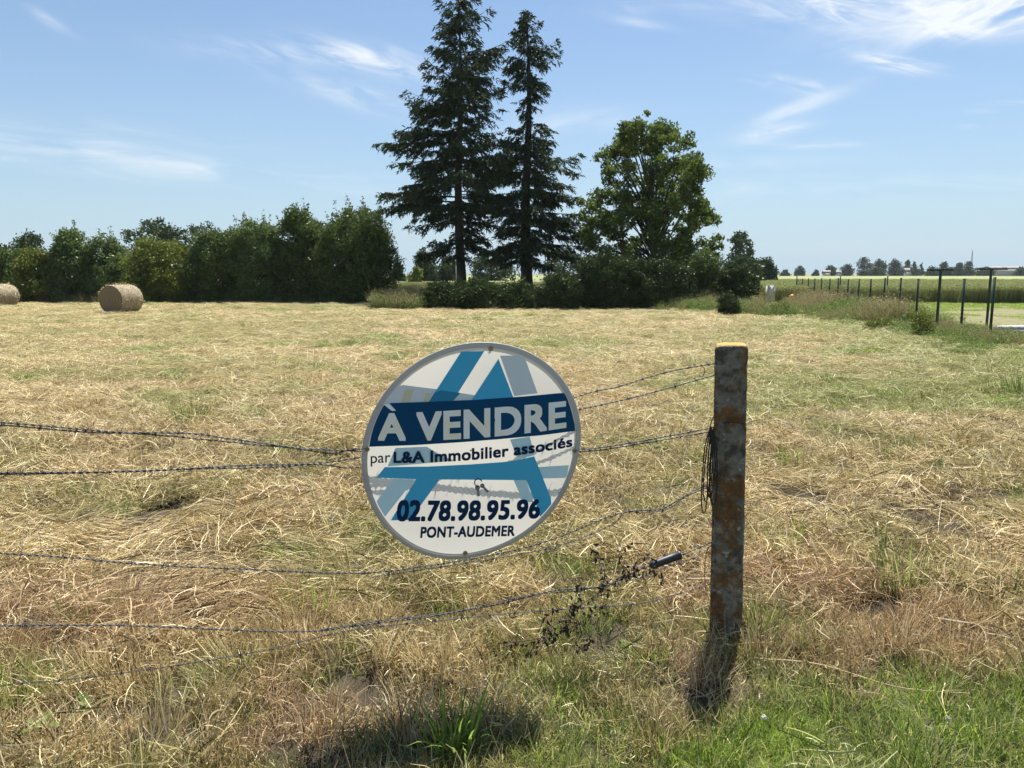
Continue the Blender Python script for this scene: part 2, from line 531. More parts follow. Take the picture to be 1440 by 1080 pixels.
def scatter(name, col, pts, rot, scl, idx, attrs):
    n = len(pts)
    me = bpy.data.meshes.new(name)
    me.vertices.add(n); me.vertices.foreach_set('co', np.asarray(pts, np.float32).ravel())
    def put(nm, ty, key, v):
        a = me.attributes.new(nm, ty, 'POINT'); a.data.foreach_set(key, v)
    put('rot', 'FLOAT_VECTOR', 'vector', np.asarray(rot, np.float32).ravel())
    scl = np.asarray(scl, np.float32)
    if scl.ndim == 1: scl = np.repeat(scl[:, None], 3, 1)
    put('scl', 'FLOAT_VECTOR', 'vector', scl.ravel())
    put('idx', 'INT', 'value', np.asarray(idx, np.int32))
    for k, v in attrs.items(): put(k, 'FLOAT', 'value', np.asarray(v, np.float32))
    o = bpy.data.objects.new(name, me); COL.objects.link(o)
    ng = bpy.data.node_groups.new(name, 'GeometryNodeTree')
    ng.interface.new_socket('Geometry', in_out='INPUT', socket_type='NodeSocketGeometry')
    ng.interface.new_socket('Geometry', in_out='OUTPUT', socket_type='NodeSocketGeometry')
    N, L = ng.nodes.new, ng.links.new
    gi, go = N('NodeGroupInput'), N('NodeGroupOutput')
    ci = N('GeometryNodeCollectionInfo'); ci.inputs['Collection'].default_value = col
    ci.inputs['Separate Children'].default_value = True; ci.inputs['Reset Children'].default_value = True
    iop = N('GeometryNodeInstanceOnPoints'); iop.inputs['Pick Instance'].default_value = True
    def na(nm, ty):
        q = N('GeometryNodeInputNamedAttribute'); q.data_type = ty; q.inputs['Name'].default_value = nm
        return next(s for s in q.outputs if s.enabled and s.name == 'Attribute')
    L(gi.outputs[0], iop.inputs['Points']); L(ci.outputs[0], iop.inputs['Instance'])
    L(na('idx', 'INT'), iop.inputs['Instance Index'])
    e2r = N('FunctionNodeEulerToRotation'); L(na('rot', 'FLOAT_VECTOR'), e2r.inputs[0]); L(e2r.outputs[0], iop.inputs['Rotation'])
    L(na('scl', 'FLOAT_VECTOR'), iop.inputs['Scale'])
    L(iop.outputs[0], go.inputs[0])
    md = o.modifiers.new('scatter', 'NODES'); md.node_group = ng
    return tag(o, kind='stuff')


def view_points(n, y0, y1, r, power=1.0, margin=1.2):
    """random points on the ground within the wedge in front of the camera, even per area"""
    out = []
    while sum(map(len, out)) < n:
        y = y0 + (y1 - y0) * r.random(n * 2); w1 = .70 * y1 + margin
        x = r.uniform(-w1, w1, n * 2)
        k = np.abs(x) < .70 * y + margin
        out.append(np.stack([x[k], y[k]], 1))
    return np.concatenate(out)[:n]


def wedge_area(y0, y1, margin=1.2): return (y1 - y0) * (.70 * (y0 + y1) + 2 * margin)


def in_lot(x, y): return x > FENCE_X(y) + .3


r = np.random.default_rng(11)
# loose hay, two sorts: tangled and combed
pm = []
for i in range(8):
    mb = MB(); P, s = straw_clump(120, .16, (.03, .20), .0044, r, height=.11, up=.42)
    mb.ribbons(P, s); pm.append(mb.mesh('hay_tangle', M['straw']))
for i in range(5):
    mb = MB(); P, s = straw_clump(110, .20, (.08, .36), .0038, r, spread=.45, height=.07, up=.14)
    mb.ribbons(P, s); pm.append(mb.mesh('hay_combed', M['straw']))
for i in range(5):                                          # short stubble and chaff
    mb = MB(); P, s = straw_clump(150, .16, (.02, .09), .0038, r, height=.045, up=.8, k=3)
    mb.ribbons(P, s); P, s = grass_clump(90, .16, (.03, .08), .0036, r, .6, 3, .6)
    mb.ribbons(P, s); pm.append(mb.mesh('stubble', M['straw']))
for i in range(4):                                          # dead upright tufts
    mb = MB(); P, s = grass_clump(130, .10, (.05, .19), .0042, r, .45, 5, .9)
    mb.ribbons(P, s); pm.append(mb.mesh('dead_tuft', M['straw']))
hay_col = proto_col('hay', pm)

PTS, ROT, SCL, IDX, TINT, WARM = [], [], [], [], [], []
for (y0, y1, dens, sc) in ((1.7, 3.9, 120, .8), (3.9, 5.4, 66, .9), (5.4, 8, 44, 1.0), (8, 14, 27, 1.2), (14, 26, 14, 1.6), (26, 47, 6.5, 2.2)):
    n = int(wedge_area(y0, y1) * dens); p = view_points(n, y0, y1, r)
    x, y = p[:, 0], p[:, 1]
    g = greenness(x, y)
    keep = ~((g > .8) & (y < 4) & (r.random(n) < .8)) & ~in_lot(x, y)
    gap = fbm(x * 3.4 + 11, y * 3.4, 8, 2)
    keep &= (gap > .39) | (r.random(n) < np.where(y < 6, .38, .5)) | (y > 9)
    p = p[keep]; x, y = p[:, 0], p[:, 1]; g = g[keep]; n = len(p)
    z = ground_z(x, y)
    stub = r.random(n) < np.where(y < 3.6 + .6 * (fbm(x, y, 13) - .5), .90, .25 * (y < 8) + .62 * (y >= 8))
    comb = (fbm(x * .5 + 7, y * .5, 14, 2) + .32 * ((x > 1.2) & (y > 3.8) & (y < 6.5))) > .70
    idx = np.where(stub, 13 + r.integers(0, 5, n), np.where(comb, 8 + r.integers(0, 5, n), r.integers(0, 8, n)))
    stub = stub | ((gap[keep] < .39) & (y < 9))
    up_ = r.random(n) < np.where((y > 2.95) & (y < 4.3) & (x > 1.05), .42, .16 * (y < 4) + .07) * sstep(.35, .6, fbm(x * 2.2, y * 2.2 + 7, 10, 2))
    idx = np.where(up_ & (y < 16), 18 + r.integers(0, 4, n), idx)
    base = (fbm(x * .25, y * .25, 10, 2) - .5) * 3.0
    rz = np.where(comb & ~stub & ~up_, base + r.normal(0, .4, n), r.uniform(0, 6.28, n))
    gx = (ground_z(x + .05, y) - ground_z(x - .05, y)) / .1; gy = (ground_z(x, y + .05) - ground_z(x, y - .05)) / .1
    crz, srz = np.cos(rz), np.sin(rz)
    tilt = r.normal(0, .15, (n, 2)) / sc + np.stack([np.arctan(-gx * srz + gy * crz), -np.arctan(gx * crz + gy * srz)], 1)
    PTS.append(np.stack([x, y, z + r.uniform(-.008, .012, n)], 1)); ROT.append(np.stack([tilt[:, 0], tilt[:, 1], rz], 1))
    q_ = sc * r.uniform(.8, 1.25, n); SCL.append(np.stack([q_, q_, q_ / sc ** 1.25 * (.85 + .3 * (sc < 1.1))], 1)); IDX.append(idx)
    TINT.append(np.clip(g * np.where(y < 7, .8, 1.05) + r.normal(0, .12, n), 0, 1))
    WARM.append(np.clip(.8 * sstep(.42, .74, fbm(x * 1.1, y * 1.1, 7, 2)) * np.where(y < 3.9, 1.0, np.where(y < 8, .3, .12)) * (1 - g) + r.normal(0, .1, n), 0, 1))
scatter('hay_litter', hay_col, np.concatenate(PTS), np.concatenate(ROT), np.concatenate(SCL), np.concatenate(IDX),
        {'tint': np.concatenate(TINT), 'warm': np.concatenate(WARM)})

# living grass: lawn at the bottom, blades between the hay, greener towards the verge
pm = []
for i in range(6):
    mb = MB(); P, s = grass_clump(130, .15, (.035, .11), .0042, r, .55, 4, 1.1); mb.ribbons(P, s); pm.append(mb.mesh('short_grass', M['lawn']))
for i in range(5):
    mb = MB(); P, s = grass_clump(70, .09, (.08, .20), .0048, r, .3, 5, .8); mb.ribbons(P, s); pm.append(mb.mesh('long_grass', M['tuft']))
grass_col = proto_col('grass', pm)
PTS, ROT, SCL, IDX = [], [], [], []
for (y0, y1, dens, sc) in ((1.7, 3.9, 130, .85), (3.9, 8, 22, 1.0), (8, 16, 7, 1.5), (16, 30, 3.0, 2.0), (30, 47, 1.5, 2.6)):
    n = int(wedge_area(y0, y1) * dens); p = view_points(n, y0, y1, r)
    x, y = p[:, 0], p[:, 1]; g = greenness(x, y)
    k = (r.random(n) < np.where(y < 3.9, g ** 1.5, np.where(y < 8, np.clip(g * 1.3, 0, 1), g ** 2 * .75))) & ~in_lot(x, y)
    x, y, g = x[k], y[k], g[k]; n = len(x)
    idx = np.where(r.random(n) < np.where((y > 3.1) & (y < 8), .45, .82), r.integers(0, 6, n), 6 + r.integers(0, 5, n))
    PTS.append(np.stack([x, y, ground_z(x, y) - .008], 1)); ROT.append(np.stack([r.normal(0, .1, n), r.normal(0, .1, n), r.uniform(0, 6.28, n)], 1))
    q_ = sc * r.uniform(.6, 1.25, n); SCL.append(np.stack([q_, q_, q_ / max(sc, 1) ** .9], 1)); IDX.append(idx)
# the lot beyond the green fence
n = 4200; yy = r.uniform(16, 44, n); xx = FENCE_X(yy) + r.uniform(.2, 24, n)
k = fbm(xx * .35, yy * .35, 2, 3) > .46
xx, yy = xx[k], yy[k]; n = len(xx)
PTS.append(np.stack([xx, yy, ground_z(xx, yy)], 1)); ROT.append(np.stack([0 * xx, 0 * xx, r.uniform(0, 6, n)], 1)); q_ = r.uniform(1.2, 2.4, n); SCL.append(np.stack([q_, q_, q_ * .5], 1)); IDX.append(r.integers(0, 6, n))
scatter('grass', grass_col, np.concatenate(PTS), np.concatenate(ROT), np.concatenate(SCL), np.concatenate(IDX), {})

# tall weeds of the verge along the green posts and under the trees
pm = []
for i in range(5):
    mb = MB(); P, s = grass_clump(120, .28, (.25, .75), .007, r, .22, 6, .6); mb.ribbons(P, s)
    tips = P[:60, -1]; mb.leaves(np.repeat(tips, 3, 0) + r.normal(0, .02, (180, 3)), .035, .4, r)
    pm.append(mb.mesh('dry_weeds', M['weed']))
for i in range(5):
    mb = MB(); P, s = grass_clump(90, .25, (.2, .6), .010, r, .3, 6, .8); mb.ribbons(P, s)
    base = P[r.integers(0, 90, 260), r.integers(1, 6, 260)]
    mb.leaves(base + r.normal(0, .04, (260, 3)), .07, .45, r); pm.append(mb.mesh('green_weeds', M['weed_green']))
weed_col = proto_col('weeds', pm)
PTS, SCL, IDX = [], [], []
n = 5200; y = 7 + 40 * r.random(n) ** 1.1
x = FENCE_X(y) - .25 + r.normal(0, 1, n) * (.55 + .02 * y) - .35
fl = fbm(x * .6, y * .6, 3, 2)
k = r.random(n) < sstep(.25, .6, fl)
x, y, fl = x[k], y[k], fl[k]
hs = np.where(y < 16, .24, np.where(y < 26, .34, .72)) * r.uniform(.4, 1.45, len(x)) * np.clip(1.2 - np.abs(x - FENCE_X(y) + .3) * .35, .35, 1.2)
PTS.append(np.stack([x, y, ground_z(x, y)], 1)); SCL.append(hs * 1.15)
IDX.append(np.where(fbm(x * .4 + 30, y * .4, 5, 2) + r.normal(0, .1, len(x)) + .16 * (y < 25) > .56, 5 + r.integers(0, 5, len(x)), r.integers(0, 5, len(x))))
# green bank to the right of the trees (px 930..1110)
n = 1500; a = gp(935, 434); b = gp(1115, 446)
t = r.random(n); x = a.x + (b.x - a.x) * t + r.normal(0, .5, n); y = a.y + (b.y - a.y) * t + r.uniform(-.2, 9, n)
PTS.append(np.stack([x, y, 0 * x], 1)); SCL.append(r.uniform(1.0, 1.9, n) * np.clip((y - a.y + 2) / 3.5, .5, 1.25))
IDX.append(np.where(r.random(n) < .8, 5 + r.integers(0, 5, n), r.integers(0, 5, n)))
n = 170; x = r.uniform(-6.5, -4.4, n); y = r.uniform(36.6, 40, n)
PTS.append(np.stack([x, y, 0 * x], 1)); SCL.append(r.uniform(.7, 1.5, n)); IDX.append(r.integers(0, 10, n))
# rough grass behind the brush, and at the foot of the hedge
n = 2200; x = r.uniform(-6.5, 14, n); y = r.uniform(39.5, 62, n)
PTS.append(np.stack([x, y, 0 * x], 1)); SCL.append(r.uniform(.9, 1.6, n)); IDX.append(np.where(r.random(n) < .45, 5 + r.integers(0, 5, n), r.integers(0, 5, n)))
n = 500; x = r.uniform(-36, -8, n); y = 45.2 + r.normal(0, .3, n)
PTS.append(np.stack([x, y, 0 * x], 1)); SCL.append(r.uniform(.4, .9, n)); IDX.append(r.integers(0, 10, n))
P_ = np.concatenate(PTS); SCL = np.concatenate(SCL); IDX = np.concatenate(IDX)
k = ~((P_[:, 1] > 35) & (P_[:, 1] < 46) & (np.abs(P_[:, 0] / P_[:, 1] - .3312) < .018))      # clear ground in front of the meter cabinet
P_, SCL, IDX = P_[k], SCL[k], IDX[k]; n = len(P_)
scatter('weeds', weed_col, P_, np.stack([r.normal(0, .08, n), r.normal(0, .08, n), r.uniform(0, 6.28, n)], 1), SCL, IDX, {})


# ------------------------------------------------------------------ wheat field
def mat_crop_sheet():
    m, nt, N, L, out = new_mat('wheat_canopy')
    n1 = noise(nt, .25, 5, .6, stretch=(1, .35, 1)); n2 = noise(nt, 9, 4, .7)
    c = ramp(nt, n1, [(.3, (.15, .18, .055)), (.55, (.22, .25, .085)), (.8, (.30, .31, .12))])
    c = mixcol(nt, ramp(nt, n2, [(.3, (.6, .6, .6)), (.6, (0, 0, 0))]), c, (.07, .09, .03))
    b = N('ShaderNodeBsdfPrincipled'); b.inputs['Roughness'].default_value = .9; L(c, b.inputs['Base Color'])
    bp = N('ShaderNodeBump'); bp.inputs['Distance'].default_value = .08; L(n2, bp.inputs['Height']); L(bp.outputs[0], b.inputs['Normal'])
    L(b.outputs[0], out.inputs['Surface']); return m


def make_wheat():
    mat = mat_crop_sheet()
    mb = MB()
    def block(x0, x1, y0, y1, nx, ny):
        xs = np.linspace(x0, x1, nx); ys = np.geomspace(y0, y1, ny)
        X, Y = np.meshgrid(xs, ys); Z = .68 + .08 * (fbm(X * .4, Y * .2, 3, 2) - .5)
        i = (np.arange(ny - 1)[:, None] * nx + np.arange(nx - 1)[None])
        F = np.stack([i, i + 1, i + nx + 1, i + nx], -1).reshape(-1, 4)
        mb.add(np.stack([X, Y, Z], -1), F)
        # soil-side skirts so that the stand of wheat is solid
        V = [[x0, y0, 0], [x1, y0, 0], [x1, y0, .66], [x0, y0, .66]]; mb.add(V, [[0, 1, 2, 3]])
        V = [[x0, y0, 0], [x0, y0, .66], [x0, y1, .66], [x0, y1, 0]]; mb.add(V, [[0, 1, 2, 3]])
    block(12.6, 330, 45.2, 345, 60, 70)
    block(-75, 12.59, 64.5, 345, 40, 50)
    root = mb.build('wheat_field', mat); tag(root, kind='stuff')
    pm = []
    rr = np.random.default_rng(5)
    for i in range(5):
        q = MB(); P, s = grass_clump(110, .40, (.72, .92), .012, rr, .06, 5, .18); q.ribbons(P, s)
        tips = P[:, -1]; q.leaves(np.repeat(tips, 2, 0) + rr.normal(0, .02, (220, 3)), .07, .35, rr)
        pm.append(q.mesh('wheat_stand', M['wheat']))
    colw = proto_col('wheat', pm)
    A = []
    n = 2600; A.append(np.stack([rr.uniform(12.4, 62, n), 44.4 + 4.5 * rr.random(n) ** 1.5, np.zeros(n)], 1))
    n = 700; A.append(np.stack([12.4 + rr.uniform(0, 2, n), rr.uniform(44.4, 68, n), np.zeros(n)], 1))
    n = 5200; yy_ = 48 + 70 * rr.random(n) ** 1.4; A.append(np.stack([rr.uniform(13, 70, n) * np.clip(yy_ / 60, 1, 2), yy_, np.full(n, -.02)], 1))
    n = 900; A.append(np.stack([rr.uniform(-20, 12.4, n), 64 + 3 * rr.random(n), np.zeros(n)], 1))
    A = np.concatenate(A); n = len(A)
    scatter('wheat', colw, A, np.stack([rr.normal(0, .04, n), rr.normal(0, .04, n), rr.uniform(0, 6.28, n)], 1), rr.uniform(.9, 1.08, n), rr.integers(0, 5, n), {})


make_wheat()


# ------------------------------------------------------------------ trees
def conifer(name, px, Y, H, left, right, h0, rt, label, seed, group=None, dens=1.0, sub=1.0):
    """left / right: (height, reach) profiles in metres"""
    r = np.random.default_rng(seed)
    base = at(px, 383, Y); root = empty(name, (base.x, Y, 0)); tag(root, label, 'tree', group)
    tk = MB()
    zz = np.linspace(0, H, 26); wob = np.stack([.10 * np.sin(zz * .45 + seed), .10 * np.cos(zz * .38), zz], 1); wob[0, :2] = wob[1, :2]
    tk.tube(wob, rt * np.clip(1 - zz / H, .02, 1) ** .85 + .012, 10)
    br, fo = MB(), MB()
    lh, lr = zip(*left); rh, rr_ = zip(*right)
    z = h0; Pts = []; Dirs = []; Len = []
    while z < H - .1:
        f = z / H
        for q in range(3 if r.random() < .6 * dens else 2):
            az = r.uniform(0, 2 * math.pi)
            wl, wr = np.interp(z, lh, lr), np.interp(z, rh, rr_)
            c = math.cos(az); w = (wr if c > 0 else wl); wy = .5 * (wl + wr)
            Lb = abs(c) * w + (1 - abs(c)) * wy
            Lb *= .62 + .62 * float(vn(z * 1.25 + seed, (az % 6.28) * .9, 7))
            Lb *= r.uniform(.62, 1.08) if r.random() < .72 else r.uniform(.2, .5)
            Lb = max(Lb, .12)
            k = 9; t = np.linspace(0, 1, k)
            rise = (.10 + .45 * f ** 2) * r.uniform(.6, 1.3); droop = (.42 - .25 * f) * r.uniform(.6, 1.3)
            zc = z + Lb * (rise * t - droop * t ** 2 + .16 * t ** 4)
            az2 = az + r.normal(0, .12) * t
            bx = np.interp(z, wob[:, 2], wob[:, 0]); by = np.interp(z, wob[:, 2], wob[:, 1])
            path = np.stack([bx + Lb * t * np.cos(az2), by + Lb * t * np.sin(az2), zc], 1)
            br.tube(path, np.clip(.045 * (Lb / 4) ** .7 * (1 - t * .9), .006, .08), 5, cap=False)
            # secondary sprays
            ns = max(3, int(Lb / .15 * sub))
            ts = np.sort(r.uniform(.10, 1.0, ns)) ** .85
            for tt in ts:
                b0 = np.array([np.interp(tt, t, path[:, i]) for i in range(3)])
                sd = r.choice([-1, 1]); aa = az + sd * r.uniform(.35, 1.15)
                Ls = min(.30 + .34 * Lb * (1 - tt) ** .8, 1.25) * r.uniform(.5, 1.15)
                m = max(3, int(Ls / .085))
                u = np.linspace(.08, 1, m)
                hang = r.uniform(.15, .75)
                sp = b0 + np.stack([np.cos(aa) * Ls * u, np.sin(aa) * Ls * u, -hang * Ls * u ** 1.4], 1)
                Pts.append(sp); d = np.array([math.cos(aa), math.sin(aa), -hang * .8])
                Dirs.append(np.repeat(d[None], m, 0)); Len.append(np.full(m, .20))
        z += r.uniform(.10, .24) * (1 + .2 * (1 - f)) / dens
    # leader
    for zt in np.arange(H - 1.6, H, .06):
        a = r.uniform(0, 6.28, 2)
        for aa in a:
            Pts.append(np.array([[wob[-2, 0], wob[-2, 1], zt]])); Dirs.append(np.array([[math.cos(aa), math.sin(aa), .5]])); Len.append(np.array([.10 + .12 * (H - zt)]))
    P = np.concatenate(Pts); D = np.concatenate(Dirs); Ls = np.concatenate(Len)
    reps = 3
    P = np.repeat(P, reps, 0); D = np.repeat(D, reps, 0); Ls = np.repeat(Ls, reps) * r.uniform(.6, 1.5, len(P))
    n = len(P)
    D = D + r.normal(0, .55, (n, 3)); D[:, 2] -= .12; D /= np.linalg.norm(D, axis=1)[:, None]
    P = P + r.normal(0, .035, (n, 3))
    sdv = np.cross(D, r.normal(size=(n, 3))); sdv /= np.linalg.norm(sdv, axis=1)[:, None] + 1e-9
    w = .030 * r.uniform(.6, 1.4, n)[:, None]
    A0 = P; A1 = P + D * (Ls * .5)[:, None]; A2 = P + D * Ls[:, None]
    A2[:, 2] -= Ls * .15
    PP = np.stack([A0, A1, A2], 1); SS = np.stack([sdv * w * .5, sdv * w, sdv * w * .2], 1)
    fo.ribbons(PP, SS)
    tk.build('trunk', M['bark'], root, True)
    crown = fo.build('crown', M['conifer'], root)
    br.build('branch_wood', M['bark'], crown, True)
    return root


Zc = lambda py, Y: at(720, py, Y).z
MPP = lambda Y: Y / FPX * 1.0


def prof(pairs, Y):
    """(zoom y, zoom reach) pairs measured on the 2.4x enlargement -> (height, reach)"""
    k = Y / FPX / 2.4 * 1.12
    return sorted((Zc(a / 2.4, Y), b * k) for a, b in pairs)


TY = 46.0
conifer('conifer_tree', 648, TY, Zc(-6, TY),
        prof([(-10, 8), (0, 30), (30, 80), (80, 50), (120, 55), (160, 80), (185, 135), (215, 110), (245, 70), (275, 190), (310, 200), (350, 170), (400, 180), (440, 200), (475, 270), (510, 330), (550, 350), (600, 310), (650, 310), (690, 280), (730, 190), (770, 230), (820, 220), (850, 130), (870, 60)], TY),
        prof([(-10, 5), (0, 25), (40, 65), (75, 80), (100, 130), (150, 110), (185, 150), (215, 140), (240, 80), (290, 80), (330, 130), (380, 150), (450, 150), (520, 170), (600, 190), (700, 180), (800, 180), (870, 130)], TY),
        Zc(868 / 2.4, TY), .30, 'tallest dark conifer with wide ragged left branches, left of the narrower conifer', 21, dens=1.1, sub=1.02)
conifer('conifer_tree', 741, TY + .8, Zc(14, TY + .8),
        prof([(30, 6), (60, 20), (100, 45), (150, 40), (180, 70), (220, 65), (270, 90), (300, 60), (340, 45), (390, 15), (430, 60), (500, 110), (560, 140), (640, 160), (720, 160), (800, 160), (890, 120)], TY),
        prof([(30, 6), (60, 25), (100, 50), (150, 80), (180, 85), (210, 130), (240, 90), (290, 65), (340, 40), (380, 30), (430, 80), (470, 110), (520, 120), (555, 165), (600, 150), (660, 185), (720, 200), (800, 200), (850, 190), (890, 130)], TY),
        Zc(885 / 2.4, TY), .38, 'narrow spired dark conifer with a bare tip, standing just right of the tallest conifer', 34, dens=1.1, sub=1.02)


def broadleaf(name, px, Y, outline, mat, label, seed, ncl=90, leaf=.13, per=260, clr=(.35, .75), depth=.8, trunk=True, rt=.2,
              group=None, shoots=0, cat='tree', trunk_h=None, core=.0, sill=None, limbs=True):
    """outline: list of (py, px_left, px_right) seen from the camera, turned into real metres at depth Y"""
    r = np.random.default_rng(seed)
    bx = at(px, 383, Y).x
    root = empty(name, (bx, Y, 0)); tag(root, label, cat, group)
    zs, xl, xr = [], [], []
    for (py, a, b) in outline:
        zs.append(at(720, py, Y).z); xl.append(at(a, py, Y).x - bx); xr.append(at(b, py, Y).x - bx)
    o = np.argsort(zs); zs, xl, xr = np.array(zs)[o], np.array(xl)[o], np.array(xr)[o]
    zt = np.linspace(zs[0], zs[-1], 200); W = np.interp(zt, zs, xr) - np.interp(zt, zs, xl)
    cdf = np.cumsum(W ** 1.2 + .12 * W.max() ** 1.2); cdf /= cdf[-1]
    C, Rr = [], []
    wmax = W.max()
    for i in range(ncl):
        z = np.interp(r.random(), cdf, zt)
        l, rg = np.interp(z, zs, xl), np.interp(z, zs, xr)
        hw = (rg - l) / 2; cx = (l + rg) / 2
        a = r.uniform(0, 2 * math.pi); u = r.random() ** .34
        cr = min(r.uniform(*clr), max(hw * .9, .12)) * (.55 if r.random() < .25 else 1); ex = 1.0 if cr > clr[0] * .8 else .35
        x = cx + math.cos(a) * u * max(hw - cr * .75 * ex, 0); y = math.sin(a) * u * depth * min(max(hw, wmax * .22), wmax * .5)
        C.append((x, y, max(z - cr * .25, cr * .4))); Rr.append(cr)
    C = np.array(C); Rr = np.array(Rr)
    cnt = np.maximum((per * (Rr / clr[1]) ** 2).astype(int), 12)
    Pc = np.repeat(C, cnt, 0); Rc = np.repeat(Rr, cnt)
    n = len(Pc); d = r.normal(size=(n, 3)); d /= np.linalg.norm(d, axis=1)[:, None]
    rad = Rc * r.random(n) ** .45 * (1 + r.normal(0, .13, n))
    Lp = Pc + d * rad[:, None] * np.array([1, 1, .8])
    lf = MB(); lf.leaves(Lp, leaf, .55, r)
    if shoots:                                             # upright twigs that break the outline
        for i in range(shoots):
            j = r.integers(0, len(C)); c = C[j] + np.array([r.normal(0, .3 * Rr[j]), r.normal(0, .3 * Rr[j]), Rr[j] * .4])
            zl = r.uniform(.25, 1.0) * min(wmax * .26, 1.1); m = 26
            t = r.random(m)
            p = c + np.stack([r.normal(0, .05, m) + t * r.normal(0, .2) * zl, r.normal(0, .05, m), t * zl], 1)
            lf.leaves(p, leaf * .9, .5, r)
    crown = lf.build('crown', mat, root)
    if trunk:
        tk = MB(); th = trunk_h or zs[-1] * .75
        zz = np.linspace(0, th, 10); cx = np.interp(zz, zs, (xl + xr) / 2) * np.linspace(0, 1, 10) * .6
        path = np.stack([cx, 0 * zz, zz], 1); tk.tube(path, rt * np.linspace(1, .25, 10), 8)
        if limbs:
            for j in r.permutation(len(C))[:max(6, ncl // 4)]:
                c = C[j]; s = np.clip(c[2] * r.uniform(.3, .65), .15, th * .95)
                p0 = np.array([np.interp(s, zz, cx), 0, s]); t = np.linspace(0, 1, 6)[:, None]
                mid = (p0 + c) / 2 + np.array([0, 0, .12 * np.linalg.norm(c - p0)])
                pa = p0 * (1 - t) ** 2 + 2 * mid * t * (1 - t) + c * t ** 2
                tk.tube(pa, rt * .34 * np.linspace(1, .15, 6), 5, cap=False)
        tk.build('trunk', M['bark'], root, True)
    return root


# the broad walnut-like tree, 2.4x zoom outline
wal = [(388, 990, 1040), (410, 985, 1045), (430, 925, 1110), (450, 915, 1215), (485, 880, 1222), (520, 870, 1225), (545, 835, 1235), (570, 870, 1255), (600, 885, 1240), (640, 835, 1215),
       (660, 830, 1225), (700, 790, 1262), (740, 790, 1275), (770, 800, 1292), (810, 830, 1270), (860, 835, 1285), (910, 835, 1285), (960, 830, 1270), (1010, 850, 1240)]
broadleaf('leafy_tree', 918, 44.5, [(a / 2.4 - 3, 918 + (b / 2.4 - 438) * 1.07, 918 + (c / 2.4 - 438) * 1.07) for a, b, c in wal], M['walnut'],
          'broad green leafy tree with a lumpy crown, right of the two conifers', 51, ncl=440, leaf=.19, per=300, clr=(.26, .60), rt=.22, depth=.95)

# hedge on the left: each shrub its own thing
HG = 'tall shrubs of the hedge along the far left edge of the field'
hedge = [
    ('hedge_shrub', 12, 46.5, [(352, -10, 22), (370, -28, 34), (400, -35, 40), (424, -30, 42)], 'hedge', 'low dark hedge shrub at the left edge, behind the cut off bale', 60, 0, (.4, .7)),
    ('hedge_shrub', 55, 45.8, [(352, 42, 62), (366, 30, 80), (395, 25, 88), (424, 25, 88)], 'hedge_yellow', 'low yellowish green hedge shrub between the two bales', 70, 4, (.35, .6)),
    ('hedge_tree', 97, 46.5, [(326, 90, 104), (340, 78, 118), (360, 70, 126), (395, 66, 132), (424, 70, 130)], 'hedge_light', 'pale green pointed ash shrub left of the nearer hay bale', 85, 22, (.3, .6)),
    ('hedge_tree', 148, 46.8, [(333, 140, 156), (345, 126, 166), (370, 118, 182), (400, 116, 188), (424, 120, 186)], 'hedge_light', 'green pointed shrub directly behind the nearer hay bale', 85, 22, (.3, .6)),
    ('hedge_shrub', 222, 46, [(339, 205, 238), (350, 188, 258), (375, 176, 272), (400, 176, 275), (424, 180, 275)], 'hedge_yellow', 'rounded yellowish green shrub just right of the nearer hay bale', 130, 8, (.35, .7)),
    ('hedge_shrub', 298, 46.4, [(327, 285, 318), (340, 268, 335), (370, 258, 344), (424, 260, 345)], 'hedge', 'mid green hedge shrub between the rounded yellowish shrub and the taller leafy ones', 120, 14, (.35, .7)),
    ('hedge_tree', 356, 46.2, [(308, 345, 364), (320, 332, 385), (345, 322, 395), (380, 320, 400), (424, 322, 400)], 'hedge_light', 'tall hedge shrub with pale upright shoots, third from the right end of the hedge', 150, 26, (.35, .65)),
    ('hedge_tree', 421, 46.4, [(297, 412, 428), (310, 395, 448), (330, 388, 458), (370, 384, 462), (424, 386, 462)], 'hedge', 'tall dark hedge shrub with twin leafy peaks, second from the right end of the hedge', 160, 26, (.35, .65)),
    ('hedge_tree', 503, 45.8, [(291, 490, 516), (304, 470, 535), (330, 456, 552), (365, 448, 557), (400, 448, 556), (426, 455, 552)], 'hedge', 'largest and rightmost dark shrub ending the hedge', 230, 30, (.4, .75)),
]
for nm, px, Y, ol, mt, lb, ncl, sh, clr in hedge:
    ol = [(a, px + (b - px) * (1.9 if i_ == 0 else 1.18), px + (c - px) * (1.9 if i_ == 0 else 1.18)) for i_, (a, b, c) in enumerate(ol)]; sh = sh * 4
    broadleaf(nm, px, Y, ol, M[mt], lb, px + 3, ncl=int(ncl * 1.7), leaf=.15, per=300, clr=clr, shoots=sh, group=HG, cat='shrub', rt=.09, depth=.9)
TB = 'trees standing behind the left hedge'
broadleaf('domed_tree', 40, 78, [(327, 30, 50), (336, 18, 62), (350, 14, 68), (368, 20, 62), (400, 22, 60)], M['far_leaf'], 'dark dome topped tree behind the left end of the hedge', 5, ncl=70, leaf=.28, per=170, clr=(.6, 1.1), group=TB, rt=.2)
broadleaf('oak_tree', 215, 74, [(307, 198, 232), (316, 178, 252), (330, 172, 268), (345, 168, 262), (356, 180, 258), (395, 190, 250)], M['far_leaf'], 'flat topped dark tree behind the hedge, above the rounded yellowish shrub', 6, ncl=80, leaf=.26, per=200, clr=(.45, .9), group=TB, rt=.22)
broadleaf('oak_tree', 285, 75, [(317, 268, 304), (328, 250, 322), (345, 245, 322), (395, 255, 310)], M['far_leaf'], 'dark tree behind the hedge, right of the flat topped one', 7, ncl=60, leaf=.26, per=170, clr=(.5, .9), group=TB, rt=.2)
